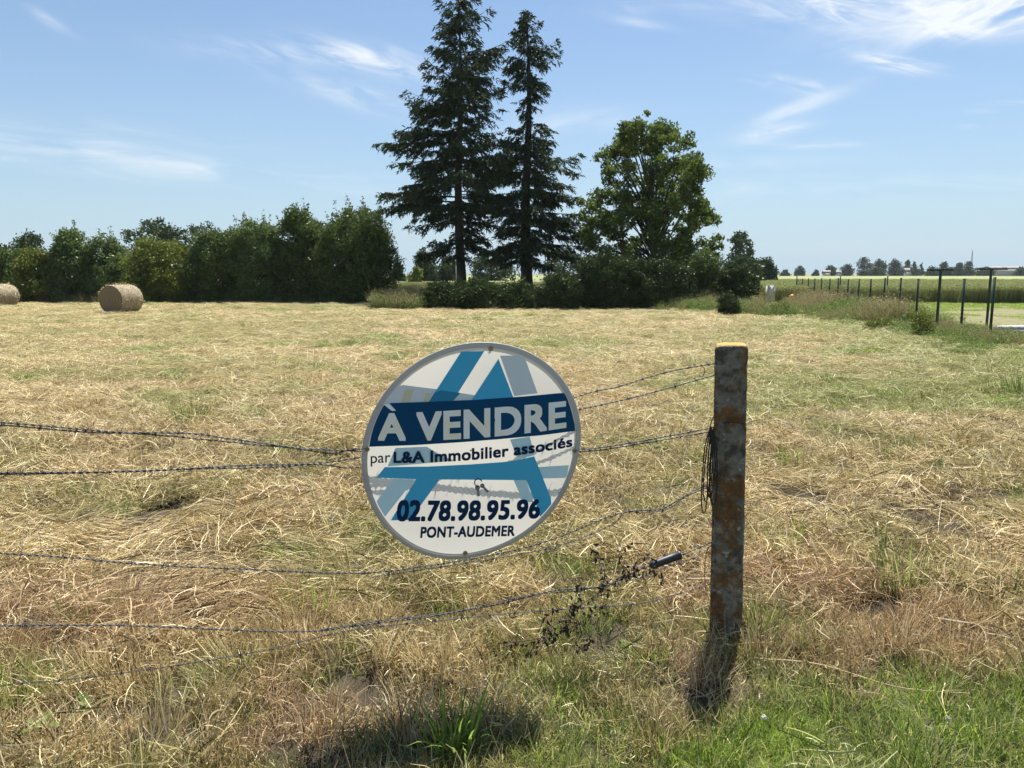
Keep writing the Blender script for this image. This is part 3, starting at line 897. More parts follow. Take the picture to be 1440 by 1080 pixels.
broadleaf('oak_tree', 332, 76, [(319, 322, 345), (330, 310, 350), (350, 306, 352), (395, 312, 350)], M['far_leaf'], 'small dark tree peeping over the hedge beside the tall pale shoots', 8, ncl=34, leaf=.26, per=170, clr=(.5, .9), group=TB, rt=.2)
broadleaf('distant_tree', -5, 80, [(344, -20, 15), (360, -30, 30), (400, -30, 30)], M['far_leaf'], 'dark tree crown cut by the left edge of the view behind the hedge', 9, ncl=50, leaf=.28, per=170, clr=(.6, 1.0), group=TB, rt=.2)
broadleaf('distant_tree', 165, 80, [(343, 150, 175), (356, 135, 185), (400, 135, 190)], M['far_leaf'], 'low dark tree in the dip of the hedge above the nearer bale', 10, ncl=40, leaf=.28, per=170, clr=(.6, 1.0), group=TB, rt=.2)

# brush and bushes under the trees
BG = 'dark bramble bushes on the bank under the trees'
brs = [(618, 37.8, 590, 655, 402, 'leftmost bramble bush of the dark bank, under the tallest conifer'),
       (668, 37.2, 628, 712, 399, 'dark bramble bush in front of the trunk of the tallest conifer'),
       (728, 37.4, 688, 775, 405, 'low dark bramble bush in front of the narrow conifer trunk'),
       (790, 37.2, 755, 835, 391, 'dark bramble bush in the gap between narrow conifer and leafy tree'),
       (852, 37.6, 808, 898, 362, 'large dark bramble bush under the left side of the leafy tree'),
       (918, 38.0, 868, 975, 368, 'large dark bramble bush under the middle of the leafy tree')]
for px, Y, a, b, top, lb in brs:
    broadleaf('bramble_bush', px, Y, [(top - 5, px - 18, px + 15), (top + 2, a + 8, b - 6), (top + 12, a - 6, b + 6), (436, a - 10, b + 10)], M['bramble'], lb, px, ncl=230, leaf=.11, per=210, clr=(.22, .42), shoots=40, group=BG, cat='bush', rt=.04, depth=.7)
broadleaf('hawthorn_bush', 1036, 38.5, [(372, 1022, 1045), (380, 1005, 1062), (392, 998, 1070), (408, 996, 1072), (420, 1000, 1065)], M['bramble'], 'rounded grey green bush at the right foot of the leafy tree', 71, ncl=110, leaf=.11, per=240, clr=(.25, .45), shoots=20, cat='bush', rt=.05)
broadleaf('hawthorn_bush', 985, 39.5, [(352, 970, 1005), (366, 955, 1018), (390, 950, 1020), (425, 950, 1020)], M['hedge'], 'dark bush filling in under the right side of the leafy tree', 72, ncl=110, leaf=.12, per=240, clr=(.3, .55), shoots=12, cat='bush', rt=.06)
broadleaf('bushy_weed', 1024, 31.2, [(413, 1014, 1034), (422, 1006, 1042), (440, 1008, 1042)], M['bramble'], 'small dark leafy bush in the tall green grass at the field edge', 73, ncl=60, leaf=.07, per=160, clr=(.14, .26), shoots=8, cat='bush', trunk=True, rt=.02)
broadleaf('bushy_weed', 1100, 30.5, [(425, 1088, 1108), (434, 1080, 1115), (448, 1082, 1115)], M['hedge_yellow'], 'small bright green leafy weed at the field edge below the orange ball', 74, ncl=40, leaf=.06, per=140, clr=(.12, .24), shoots=6, cat='bush', rt=.015)
broadleaf('bushy_weed', 1296, 20.4, [(440, 1286, 1306), (455, 1278, 1316), (474, 1280, 1312)], M['hedge_yellow'], 'leafy weed clump at the foot of the left T shaped post', 75, ncl=34, leaf=.045, per=120, clr=(.08, .22), shoots=34, cat='bush', rt=.012)
broadleaf('bushy_weed', 1238, 23.5, [(447, 1226, 1250), (456, 1215, 1262), (470, 1215, 1262)], M['hedge_yellow'], 'green leafy weed in the dry grass left of the T shaped posts', 76, ncl=46, leaf=.05, per=150, clr=(.12, .22), shoots=8, cat='bush', rt=.012)

# mid distance, seen under and beside the trees
MG = 'trees in the middle distance seen past the conifers'
broadleaf('spruce_tree', 596, 105, [(348, 591, 601), (362, 582, 610), (378, 576, 616), (396, 578, 616)], M['conifer'], 'small dark spruce seen in the gap between hedge and tallest conifer', 81, ncl=60, leaf=.34, per=160, clr=(.5, 1.0), group=MG, rt=.2)
broadleaf('round_bush', 585, 88, [(377, 578, 592), (384, 572, 597), (400, 572, 598)], M['hedge_yellow'], 'small round green bush in front of the small dark spruce', 82, ncl=30, leaf=.25, per=140, clr=(.35, .6), group=MG, rt=.08, cat='bush')
for px, a, b, top, Y, sd, lb in ((630, 612, 655, 361, 110, 83, 'dome topped dark tree seen left of the tallest conifer trunk'), (565, 545, 572, 374, 100, 84, 'low dark tree touching the right end of the hedge'),
                                 (690, 655, 730, 356, 112, 85, 'dark tree seen between the two conifer trunks'), (790, 760, 835, 352, 112, 86, 'dark tree seen right of the narrow conifer trunk'), (850, 825, 880, 362, 112, 87, 'dark tree seen behind the left side of the leafy tree'),
                                 (607, 598, 622, 374, 120, 88, 'low blue green tree between small spruce and dome topped tree')):
    broadleaf('distant_tree', px, Y, [(top, px - 8, px + 8), (top + 8, a + 6, b - 6), (top + 18, a, b), (402, a, b)], M['far_leaf'], lb, sd, ncl=60, leaf=.4, per=150, clr=(.7, 1.3), group=MG, rt=.25)
broadleaf('oak_tree', 1040, 95, [(324, 1034, 1050), (332, 1024, 1058), (345, 1019, 1062), (358, 1020, 1062), (366, 1026, 1055), (392, 1032, 1050)], M['far_leaf'], 'tree with airy crown just right of the leafy tree', 91, ncl=80, leaf=.3, per=120, clr=(.4, .8), rt=.25)
for px, a, b, top, Y, sd, lb in ((1050, 1012, 1075, 360, 84, 92, 'dark shrub row crown below the airy tree'), (1078, 1055, 1097, 364, 100, 93, 'dark rounded tree ending the row right of the airy tree')):
    broadleaf('distant_tree', px, Y, [(top, px - 12, px + 10), (top + 7, a + 6, b - 7), (top + 16, a, b - 1), (392, a, b)], M['far_leaf'], lb, sd, ncl=70, leaf=.3, per=170, clr=(.5, 1.0), group=MG, rt=.2)

# far tree line across the wheat
FG = 'far tree line beyond the wheat field'
far = [(1105, 1097, 1111, 379, 'tiny round tree at the left end of the far tree line'), (1125, 1115, 1134, 374.5, 'round tree left of the small far houses'), (1148, 1141, 1153, 380, 'tiny dark bush between the far houses'),
       (1168, 1159, 1177, 373.5, 'round tree right of the first far house'), (1191, 1181, 1201, 371.5, 'round dark tree just left of the tallest of the far trees'), (1216, 1203, 1230, 362, 'tallest rounded tree of the far tree line'),
       (1238, 1228, 1248, 364.5, 'paler tree just right of the tallest far tree'), (1233, 1219, 1245, 375, 'low green tree in front of the tallest far tree'), (1258, 1248, 1268, 364, 'flat topped dark tree of the far tree line'),
       (1268, 1262, 1300, 374, 'low dark tree mass right of the flat topped far tree'), (1328, 1320, 1334, 368, 'pale tree of the far line left of the first T shaped post'), (1350, 1341, 1358, 370, 'low tree of the far line between the T shaped posts'),
       (1362, 1355, 1371, 367.5, 'tree of the far line beside the lattice mast'), (1310, 1300, 1325, 375, 'low dark tree behind the first T shaped post bar'), (1338, 1328, 1350, 375, 'low dark tree behind the gap of the T shaped posts'),
       (1385, 1370, 1400, 376, 'low dark tree behind the second T shaped post'), (1412, 1400, 1425, 376.5, 'low dark tree near the right edge of the far line'), (1435, 1425, 1450, 376, 'low dark tree cut by the right edge of the view')]
for i, (px, a, b, top, lb) in enumerate(far):
    broadleaf('distant_tree', px, 380 + (i * 37 % 50), [(top, px - 3, px + 3), (top + 4, a + 2, b - 2), (top + 9, a, b), (388, a + 1, b - 1)], M['far_leaf'], lb, 200 + i, ncl=52, leaf=.8, per=110, clr=(1.2, 2.6), group=FG, rt=.4, limbs=False)
for i, (px, w, top, lb) in enumerate([(1277.5, 4, 365, 'tall slim poplar, leftmost of the three in the far line'), (1286, 2.6, 367.5, 'thin poplar, middle of the three in the far line'), (1296, 2.2, 369, 'thin poplar, rightmost of the three in the far line')]):
    broadleaf('poplar_tree', px, 430, [(top, px - 1, px + 1), (top + 4, px - w, px + w), (386, px - w * .7, px + w * .7)], M['far_leaf'], lb, 240 + i, ncl=26, leaf=.8, per=90, clr=(.8, 1.5), group='poplars of the far tree line', rt=.3, limbs=False)

# ------------------------------------------------------------------ far buildings and mast
def house(px, w, top, base, Y, label, roofh=.45, name='farm_building', cat='building', rz=0.0):
    p = at(px, base, Y); k = Y / FPX
    root = empty(name, (p.x, Y, 0), rz); tag(root, label, cat)
    W = w * k; H = at(px, top, Y).z; D = W * .7; hw = H * (1 - roofh)
    m = MB(); m.box((0, 0, hw / 2), (W, D, hw)); m.build('wall', M['render_wall'], root)
    m = MB(); a, b = W / 2 + .3, D / 2 + .3
    V = [(-a, -b, hw), (a, -b, hw), (a, 0, H), (-a, 0, H), (a, b, hw), (-a, b, hw)]
    m.add(V, [[0, 1, 2, 3], [3, 2, 4, 5], [0, 5, 4, 1]]); m.add([V[0], V[3], V[5], V[0]], [[0, 1, 2, 3]][:0] or [[0, 1, 2, 2]][:0]) if False else None
    m.build('roof', M['roof'], root)
    m = MB(); m.box((W * .2, -D / 2 - .03, hw * .35), (W * .12, .06, hw * .7)); m.build('door', M['wood'], root)
    return root


house(1162, 9, 380, 387, 372, 'tiny pale house left of the round trees in the far line')
house(1178.5, 5, 380.5, 387, 374, 'tiny pale house between the round trees in the far line')
house(1275, 6, 377, 387, 372, 'small pale building below the slim poplars')
house(1418, 62, 374.5, 388, 425, 'long low pale barn at the right end of the far line', roofh=.3, name='barn')


def mast():
    Y = 430; p = at(1365, 386, Y); H = at(1365, 353, Y).z
    root = empty('radio_mast', (p.x, Y, 0)); tag(root, 'thin pale lattice mast rising above the far tree line', 'mast')
    m = MB()
    for a in range(3):
        th = a * 2.094
        m.tube([(math.cos(th) * .9, math.sin(th) * .9, 0), (math.cos(th) * .12, math.sin(th) * .12, H)], .10, 4)
    for i in range(14):
        z = H * i / 14; rr = .9 - .78 * z / H
        for a in range(3):
            t0, t1 = a * 2.094, (a + 1) * 2.094; z2 = z + H / 14
            m.tube([(math.cos(t0) * rr, math.sin(t0) * rr, z), (math.cos(t1) * rr * .95, math.sin(t1) * rr * .95, z2)], .06, 4)
    m.build('lattice', M['steel'], root)
    m = MB(); m.tube([(0, 0, H), (0, 0, H + 1.5)], .06, 4); m.build('antenna', M['steel'], root)


mast()


# ------------------------------------------------------------------ hay bales
def mat_bale(end=False):
    m, nt, N, L, out = new_mat('bale_end' if end else 'bale_wrap')
    b = N('ShaderNodeBsdfPrincipled'); b.inputs['Roughness'].default_value = .85
    tc = N('ShaderNodeTexCoord')
    if end:
        w = N('ShaderNodeTexWave'); w.wave_type = 'RINGS'; w.rings_direction = 'X'; w.inputs['Scale'].default_value = 4.5
        w.inputs['Distortion'].default_value = 1.2; w.inputs['Detail'].default_value = 4; mp = N('ShaderNodeMapping'); mp.inputs['Location'].default_value = (0, 0, -.565); L(tc.outputs['Object'], mp.inputs[0]); L(mp.outputs[0], w.inputs[0]); f = w.outputs['Fac']
        c = ramp(nt, f, [(0, (.17, .115, .06)), (.5, (.28, .2, .11)), (1, (.38, .29, .17))])
        n = noise(nt, 60, 4, .7)
    else:
        f = noise(nt, 5, 6, .7, stretch=(9, 1, 1)); n = noise(nt, 50, 4, .7)
        c = ramp(nt, f, [(.3, (.20, .165, .105)), (.5, (.36, .31, .21)), (.75, (.56, .50, .37))])
    c = mixcol(nt, ramp(nt, n, [(.35, (.5, .5, .5)), (.6, (0, 0, 0))]), c, (.14, .10, .06))
    L(c, b.inputs['Base Color'])
    bp = N('ShaderNodeBump'); bp.inputs['Distance'].default_value = .04; bp.inputs['Strength'].default_value = .8
    L(n, bp.inputs['Height']); L(bp.outputs[0], b.inputs['Normal']); L(b.outputs[0], out.inputs['Surface'])
    return m


MBW, MBE = mat_bale(), mat_bale(True)


def bale(px, py, D, Lb, rz, label, seed):
    p = gp(px, py); rr = np.random.default_rng(seed)
    root = empty('hay_bale', (p.x, p.y, 0), rz); tag(root, label, 'hay bale', 'round hay bales lying in the field')
    R = D / 2; n, k = 64, 13
    th = np.arange(n) * 2 * math.pi / n
    xs = np.linspace(-Lb / 2, Lb / 2, k)
    prof_ = np.array([.955, .99, 1.0] + [1.0] * (k - 6) + [1.0, .985, .95])
    A = th[None] + 0 * xs[:, None]; X = xs[:, None] + 0 * A
    rad = R * prof_[:, None] * (1 + .018 * (fbm(A * 4, X * 6, seed, 3) - .5) * 2)
    Yv = rad * np.cos(A); Zv = rad * np.sin(A)
    Zv = np.maximum(Zv, -R * .93)
    V = np.stack([X, Yv, Zv + R * .93], -1).reshape(-1, 3)
    i = np.arange(k - 1)[:, None] * n; j = np.arange(n)[None]; j2 = (j + 1) % n
    F = np.stack([i + j, i + n + j, i + n + j2, i + j2], -1).reshape(-1, 4)
    m = MB(); m.add(V, F); m.build('net_wrap', MBW, root, True)
    for s in (-1, 1):
        m = MB(); rs = np.linspace(.02, .955, 14); base = s * Lb / 2
        A, Rr_ = np.meshgrid(th, rs); bulge = s * (.035 * (1 - Rr_ ** 2) + .02 * (vn(A * 5, Rr_ * 14, seed) - .5))
        V = np.stack([base + bulge, R * Rr_ * np.cos(A), np.maximum(R * Rr_ * np.sin(A), -R * .93) + R * .93], -1).reshape(-1, 3)
        i = np.arange(13)[:, None] * n; F = np.stack([i + j, i + n + j, i + n + j2, i + j2], -1).reshape(-1, 4)
        m.add(V, F)
        e = m.build('rolled_end', MBE, root, True, loc=None)
    # loose stalks standing off the surface
    m = MB(); q = 2200; a = rr.uniform(0, 6.28, q); x = rr.uniform(-Lb / 2, Lb / 2, q)
    c = np.stack([x, R * np.cos(a), np.maximum(R * np.sin(a), -R * .9) + R * .93], 1)
    d = rr.normal(size=(q, 3)) * .05; P = np.stack([c, c + d * .5, c + d], 1) + np.stack([0 * a, np.cos(a), np.sin(a)], 1)[:, None] * np.array([0, .008, .02])[None, :, None]
    m.ribbons(P, np.repeat(rr.normal(size=(q, 1, 3)) * .0035, 3, 1)); tag(m.build('loose_straw', M['straw_plain'], root), kind='stuff')


bale(172, 440, 1.23, 1.22, math.radians(75), 'whole round hay bale on the field before the hedge, rolled end facing left', 3)
bale(2, 430.5, 1.15, 1.25, math.radians(78), 'round hay bale cut off by the left edge of the view', 4)


# ------------------------------------------------------------------ green post fence, T posts, box, ball, slab
def green_fence():
    root = empty('mesh_fence', (FENCE_X(19.6), 19.6, 0)); tag(root, 'row of dark green metal posts with thin mesh at the right edge of the field', 'fence')
    inv = Vector(root.location)
    pts = []
    s = (48.7 - 19.6) / 15
    for i in range(-1, 16):
        y = 19.6 + i * s; pts.append((FENCE_X(y), y, 1.52 - .012 * i if i >= 0 else .62))
    rr = random.Random(3)
    for i, (x, y, h) in enumerate(pts):
        if i == len(pts) - 1: h = 1.50
        m = MB(); m.box((0, 0, h / 2), (.046, .046, h)); m.box((0, 0, h + .004), (.054, .054, .016))
        o = m.build('post', M['green_paint'], root, loc=(x - inv.x, y - inv.y, ground_z(x, y) - inv.z)); o.rotation_euler = (rr.uniform(-.012, .012), rr.uniform(-.012, .012), .2)
    # back side of the plot
    bx, by = pts[-1][0], pts[-1][1]
    for px, yy in ((1180, 44.0), (1246, 42.5)):
        p = gp(px, 383 + CAM_H * FPX / yy)
        m = MB(); m.box((0, 0, .78), (.055, .055, 1.56)); m.build('post', M['green_paint'], root, loc=(p.x - inv.x, p.y - inv.y, 0))
    m = MB()
    a, b = Vector((pts[8][0], pts[8][1], 0)), Vector((bx, by, 0))
    dv = (b - a); Ln = dv.length; u = dv / Ln; off = Vector((-u.y, u.x, 0)) * .04
    q = 0.0
    while q < Ln:
        c = a + u * q + off - inv; m.tube([(c.x, c.y, .05), (c.x, c.y, 1.33)], .0022, 4, False); q += .10
    for z in np.arange(.06, 1.36, .10):
        c0, c1 = a + off - inv, b + off - inv; m.tube([(c0.x, c0.y, z), (c1.x, c1.y, z)], .0025, 4, False)
    m.build('wire_mesh', M['green_paint'], root)


green_fence()


def t_post(px, ybase, top, halfw, label):
    p = gp(px, ybase); k = p.y / FPX; H = at(px, top, p.y).z
    root = empty('clothesline_post', (p.x, p.y, 0)); tag(root, label, 'clothesline post', 'green T shaped clothesline posts')
    m = MB(); m.tube([(0, 0, 0), (0, 0, .9), (0, 0, H - .03)], .038, 10); m.build('upright', M['green_paint'], root, True)
    m = MB(); m.box((0, 0, H), (2 * halfw * k, .06, .05)); m.build('crossbar', M['green_paint'], root)
    for s in (-.9, -.3, .3, .9):
        m = MB(); m.tube([(s * halfw * k, 0, H + .02), (s * halfw * k, 0, H + .06)], .01, 6); m.build('line_hook', M['steel'], root)


t_post(1316.5, 466, 379.5, 18, 'left green T shaped clothesline post among the fence posts')
t_post(1387, 462, 378.3, 22, 'right green T shaped clothesline post, nearer the edge of the view')


def cabinet(px, ybase_px, Y, w, top, label, name='meter_cabinet'):
    p = at(px, ybase_px, Y); k = Y / FPX; H = at(px, top, Y).z; W = w * k
    root = empty(name, (p.x, Y, 0), .15); tag(root, label, 'cabinet')
    m = MB(); m.box((0, 0, H / 2), (W, .28, H)); m.build('housing', M['white_box'], root)
    m = MB(); m.box((0, -.148, H * .62), (W * .82, .012, H * .6)); d = m.build('door', M['white_box'], root)
    m = MB(); m.box((W * .3, -.162, H * .6), (.02, .014, .08)); m.build('latch', M['black_plastic'], d)
    m = MB(); m.box((0, 0, H + .012), (W + .05, .33, .03)); m.build('lid', M['white_box'], root)


cabinet(1083, 416, 43.6, 10.5, 401.5, 'small cream meter cabinet standing at the corner of the wheat field')
cabinet(648.5, 392, 57, 14, 373, 'pale cabinet behind the trunk of the tallest conifer', 'utility_cabinet')
cabinet(774, 405, 57, 9, 395, 'small pale box beyond the brush, right of the narrow conifer trunk', 'utility_cabinet')


def ball():
    p = at(1113.5, 418.5, 43.2)
    root = empty('orange_ball', (p.x, p.y, 0)); tag(root, 'bright orange marker cap on a short stake at the far end of the green posts', 'marker')
    m = MB(); th = np.linspace(0, math.pi, 11); R = .155
    A = np.linspace(0, 2 * math.pi, 17)[:-1]
    T, Aa = np.meshgrid(th, A, indexing='ij'); rr = R * np.sin(T).clip(.02)
    V = np.stack([rr * np.cos(Aa), rr * np.sin(Aa), p.z + R * 1.15 * np.cos(T)], -1).reshape(-1, 3)
    i = np.arange(10)[:, None] * 16; j = np.arange(16)[None]; j2 = (j + 1) % 16
    m.add(V, np.stack([i + j, i + 16 + j, i + 16 + j2, i + j2], -1).reshape(-1, 4)); m.build('cap', M['orange'], root, True)
    m = MB(); m.tube([(0, 0, 0), (0, 0, p.z - R * .9)], .03, 6); m.build('stake', M['wood'], root)


ball()


def slab():
    p = gp(1428, 468)
    root = empty('stone_slab', (p.x, p.y, 0), .25); tag(root, 'flat grey stone slab lying on bare soil beyond the nearest green post', 'slab')
    rr = np.random.default_rng(4); n = 20; th = np.arange(n) * 2 * math.pi / n
    out = np.stack([.95 * np.cos(th) * (1 + .1 * rr.random(n)), .42 * np.sin(th) * (1 + .15 * rr.random(n))], 1)
    for lvl, (z0, z1, s) in enumerate(((0, .10, 1.0), (.103, .19, .72))):
        m = MB(); V = np.concatenate([np.c_[out * s, np.full(n, z0)], np.c_[out * s, np.full(n, z1)], np.c_[out * s * .5, np.full(n, z1 + .015)], np.c_[out * .02, np.full(n, z1 + .018)]])
        j = np.arange(n); j2 = (j + 1) % n
        m.add(V, np.concatenate([np.stack([a * n + j, a * n + j2, (a + 1) * n + j2, (a + 1) * n + j], 1) for a in range(3)]))
        m.build('stone_layer', M['stone'], root)


slab()

# old wooden fence beyond the brush
def old_fence():
    root = empty('wooden_fence', (at(690, 383, 58).x, 58, 0)); tag(root, 'old weathered post and rail fence beyond the brush, between and right of the conifer trunks', 'fence')
    xs = [at(p, 383, 58).x - root.location.x for p in (688, 700, 712, 724, 738, 752, 760, 768, 784, 800)]
    for i, x in enumerate(xs):
        m = MB(); h = 1.05 + .06 * math.sin(i * 2.3); m.box((x, 0, h / 2), (.10, .10, h), .1 * i); m.build('post', M['wood'], root)
    for z in (.45, .85):
        m = MB(); m.box(((xs[0] + xs[-1]) / 2, -.07, z), (xs[-1] - xs[0], .03, .08)); m.build('rail', M['wood'], root)


old_fence()


# ------------------------------------------------------------------ near fence: concrete posts
def mat_concrete():
    m, nt, N, L, out = new_mat('lichened_concrete')
    b = N('ShaderNodeBsdfPrincipled'); b.inputs['Roughness'].default_value = .92
    n1 = noise(nt, 26, 6, .7); n2 = noise(nt, 11, 6, .68, w=3.1); n3 = noise(nt, 24, 4, .6, w=8.2); n4 = noise(nt, 120, 3, .6)
    n5 = noise(nt, 14, 4, .65, w=5.4)
    c = ramp(nt, n1, [(.3, (.11, .095, .07)), (.55, (.24, .215, .17)), (.8, (.42, .385, .32))])
    c = mixcol(nt, ramp(nt, n5, [(.52, (0, 0, 0)), (.60, (.8, .8, .8))]), c, (.055, .05, .035))
    lich = ramp(nt, n1, [(.3, (.10, .045, .014)), (.6, (.22, .10, .022)), (.85, (.36, .19, .045))])
    c = mixcol(nt, ramp(nt, n2, [(.49, (0, 0, 0)), (.57, (.9, .9, .9))]), c, lich)
    c = mixcol(nt, ramp(nt, n3, [(.64, (0, 0, 0)), (.68, (1, 1, 1))]), c, (.42, .42, .38))
    # golden lichen on the rounded top
    g = N('ShaderNodeNewGeometry'); sp = N('ShaderNodeSeparateXYZ'); L(g.outputs['Normal'], sp.inputs[0])
    c = mixcol(nt, ramp(nt, sp.outputs[2], [(.55, (0, 0, 0)), (.8, (.9, .9, .9))]), c, mixcol(nt, n1, (.55, .28, .02), (.45, .38, .16)))
    L(c, b.inputs['Base Color'])
    bp = N('ShaderNodeBump'); bp.inputs['Distance'].default_value = .011; bp.inputs['Strength'].default_value = 1
    ad = N('ShaderNodeMath'); ad.operation = 'ADD'; L(n1, ad.inputs[0]); L(n4, ad.inputs[1])
    L(ad.outputs[0], bp.inputs['Height']); L(bp.outputs[0], b.inputs['Normal'])
    L(b.outputs[0], out.inputs['Surface']); return m


MC = mat_concrete()


def concrete_post(x, y, H, rz, label, seed, lean=0.0):
    root_m = MB(); rr = np.random.default_rng(seed)
    nz = 90; w, d, ch = .066, .062, .014
    # chamfered square section
    sec = []
    for sx_, sy_ in ((1, 1), (-1, 1), (-1, -1), (1, -1)):
        if sx_ * sy_ > 0: sec += [(sx_ * w, sy_ * (d - ch)), (sx_ * (w - ch), sy_ * d)]
        else: sec += [(sx_ * (w - ch), sy_ * d), (sx_ * w, sy_ * (d - ch))]
    sec = np.array(sec); den = []
    for i in range(8):
        a, b = sec[i], sec[(i + 1) % 8]; q = 6 if np.linalg.norm(a - b) > .03 else 2
        for t in range(q): den.append(a + (b - a) * t / q)
    sec = np.array(den); n = len(sec)
    zs = np.concatenate([np.linspace(-.15, H - .03, nz), H - .03 + .03 * np.sin(np.linspace(.15, 1, 8) * math.pi / 2)])
    sc = np.concatenate([np.linspace(1.04, 1.0, nz), [.992, .975, .95, .90, .80, .62, .36, .03]])
    V = np.zeros((len(zs), n, 3))
    for i, (z, s) in enumerate(zip(zs, sc)):
        V[i, :, :2] = sec * s; V[i, :, 2] = z
    ang = np.arctan2(V[..., 1], V[..., 0])
    pit = (fbm(ang * 5 + 40, V[..., 2] * 30, seed, 3) - .5) * .007
    edge = np.clip((np.abs(V[..., 0]) + np.abs(V[..., 1]) - .095) / .03, 0, 1)
    chip = -np.clip(vn(ang * 3 + 9, V[..., 2] * 18, seed + 4) - .58, 0, 1) * .055 * edge
    rad = 1 + (pit + chip) / .066; V[..., 0] *= rad; V[..., 1] *= rad
    i = np.arange(len(zs) - 1)[:, None] * n; j = np.arange(n)[None]; j2 = (j + 1) % n
    root_m.add(V.reshape(-1, 3), np.stack([i + j, i + j2, i + n + j2, i + n + j], -1).reshape(-1, 4))
    root = empty('fence_post', (x, y, float(ground_z(x, y))), rz)
    tag(root, label, 'fence post', 'concrete posts of the barbed wire fence')
    root.rotation_euler = (0, lean, rz)
    root_m.build('concrete_shaft', MC, root, True)
    return root


PX, PY = .957, 3.30
gz = float(ground_z(PX, PY))
post = concrete_post(PX, PY, 1.36 - gz, math.radians(-14), 'weathered concrete post with orange lichen right of the sign', 5, lean=-.019)
LX, LY = -2.02, 2.58
gz2 = float(ground_z(LX, LY))
concrete_post(LX, LY, 1.34 - gz2, math.radians(-14), 'plain concrete post at the far left end of the barbed wires', 9)
m = MB()
for sgn in (0,):
    ring = [(PX + .072 * math.cos(a) * 1.0, PY + .070 * math.sin(a), 1.0 + .004 * math.sin(2 * a)) for a in np.linspace(0, 2 * math.pi, 25)]
# wires ---------------------------------------------------------------------------------
FA, FB = Vector((.93, 3.255, 0)), Vector((-1.96, 2.52, 0))
FD = (FB - FA).normalized(); FN = Vector((FD.y, -FD.x, 0))
if FN.y > 0: FN = -FN                                   # towards the camera


def on_fence(px, py, off=0.0):
    """point of the fence's vertical plane (moved off towards the viewer) under a pixel"""
    d = ray(px, py); o = Vector((0, 0, CAM_H)); q = FA + FN * off
    t = (q - o).dot(FN) / d.dot(FN)
    return o + d * t


def smooth_path(pts, step=.006):
    P = np.array([list(p) for p in pts]); out = []
    n = len(P)
    for i in range(n - 1):
        p0, p1, p2, p3 = P[max(i - 1, 0)], P[i], P[i + 1], P[min(i + 2, n - 1)]
        k = max(2, int(np.linalg.norm(p2 - p1) / step)); t = np.linspace(0, 1, k, endpoint=False)[:, None]
        out.append(.5 * ((2 * p1) + (-p0 + p2) * t + (2 * p0 - 5 * p1 + 4 * p2 - p3) * t ** 2 + (-p0 + 3 * p1 - 3 * p2 + p3) * t ** 3))
    out.append(P[-1:]); return np.concatenate(out)


def barbed(pts, label, seed, mat='wire', rad=.0016, pitch=.045, barb=.105, two=True, name='barbed_wire', extra=None):
    rr = np.random.default_rng(seed)
    C = smooth_path(pts)
    C = C + np.cumsum(rr.normal(0, .00022, C.shape), 0) * np.sin(np.linspace(0, math.pi, len(C)))[:, None]
    seg = np.r_[0, np.cumsum(np.linalg.norm(np.diff(C, axis=0), axis=1))]
    m = MB()
    T = np.gradient(C, axis=0); T /= np.linalg.norm(T, axis=1)[:, None] + 1e-9
    ref = np.array([0, 0, 1.0]) if abs(T[:, 2]).mean() < .7 else np.array([1.0, 0, 0])
    A = np.cross(T, ref); A /= np.linalg.norm(A, axis=1)[:, None] + 1e-9; B = np.cross(T, A)
    for s in ((0, math.pi) if two else (0,)):
        ph = seg / pitch * 2 * math.pi + s
        r_ = .0019 if two else 0
        m.tube(C + r_ * (A * np.cos(ph)[:, None] + B * np.sin(ph)[:, None]), rad, 5, False)
    barbs = []; q = rr.uniform(.02, barb)
    while q < seg[-1] - .02:
        i = int(np.searchsorted(seg, q)); c = C[i]
        bm_ = MB(); barbs.append(bm_)
        for k in range(2):
            d = rr.normal(size=3); d -= T[i] * d.dot(T[i]); d /= np.linalg.norm(d); d = d + T[i] * rr.normal(0, .35)
            bm_.tube([c - d * .013, c, c + d * .013], [.0007, .0014, .0007], 4, False)
        # wrapped knot
        a = np.linspace(0, 4 * math.pi, 14); kn = c + A[i] * .0042 * np.cos(a)[:, None] + B[i] * .0042 * np.sin(a)[:, None] + T[i] * np.linspace(-.005, .005, 14)[:, None]
        bm_.tube(kn, .0011, 4, False)
        q += barb * rr.uniform(.85, 1.15)
    root = empty(name, pts[0] if not isinstance(pts[0], tuple) else Vector(pts[0]))
    tag(root, label, 'barbed wire', 'barbed wires of the near fence' if name == 'barbed_wire' else None)
    for mb_, nm in [(m, 'strand')] + [(b_, 'barb') for b_ in barbs]:
        if not mb_.V: continue
        mb_.V = [v - np.array(root.location, np.float32) for v in mb_.V]
        mb_.build(nm, M[mat], root)
    return root


def F(*pp): return [on_fence(a, b) for a, b in pp]
LE = lambda z: Vector((LX + .07, LY + .0, z))
RE = lambda z: Vector((PX - .066, PY - .012, z))
zl = lambda px, py: on_fence(px, py).z
W = []
barbed([LE(zl(0, 592))] + F((0, 594), (130, 604), (250, 612), (400, 626), (505, 630), (660, 636), (812, 632), (880, 625), (960, 613)) + [RE(zl(1003, 608))],
       'upper left barbed wire running behind the sign to the wire bundle', 1)
barbed([LE(zl(0, 600))] + F((0, 598), (130, 608), (262, 609), (330, 617), (420, 629), (470, 636), (510, 629), (660, 632), (815, 630), (850, 627), (900, 619)) + [RE(zl(1003, 603))],
       'thin second barbed wire twisted loosely along the upper left one', 2)
barbed([LE(zl(0, 668))] + F((0, 667), (150, 664), (260, 660), (400, 656), (500, 645), (660, 612), (812, 577), (860, 567), (930, 549)) + [RE(zl(1003, 527))],
       'barbed wire rising behind the sign to just below the top of the concrete post', 3)
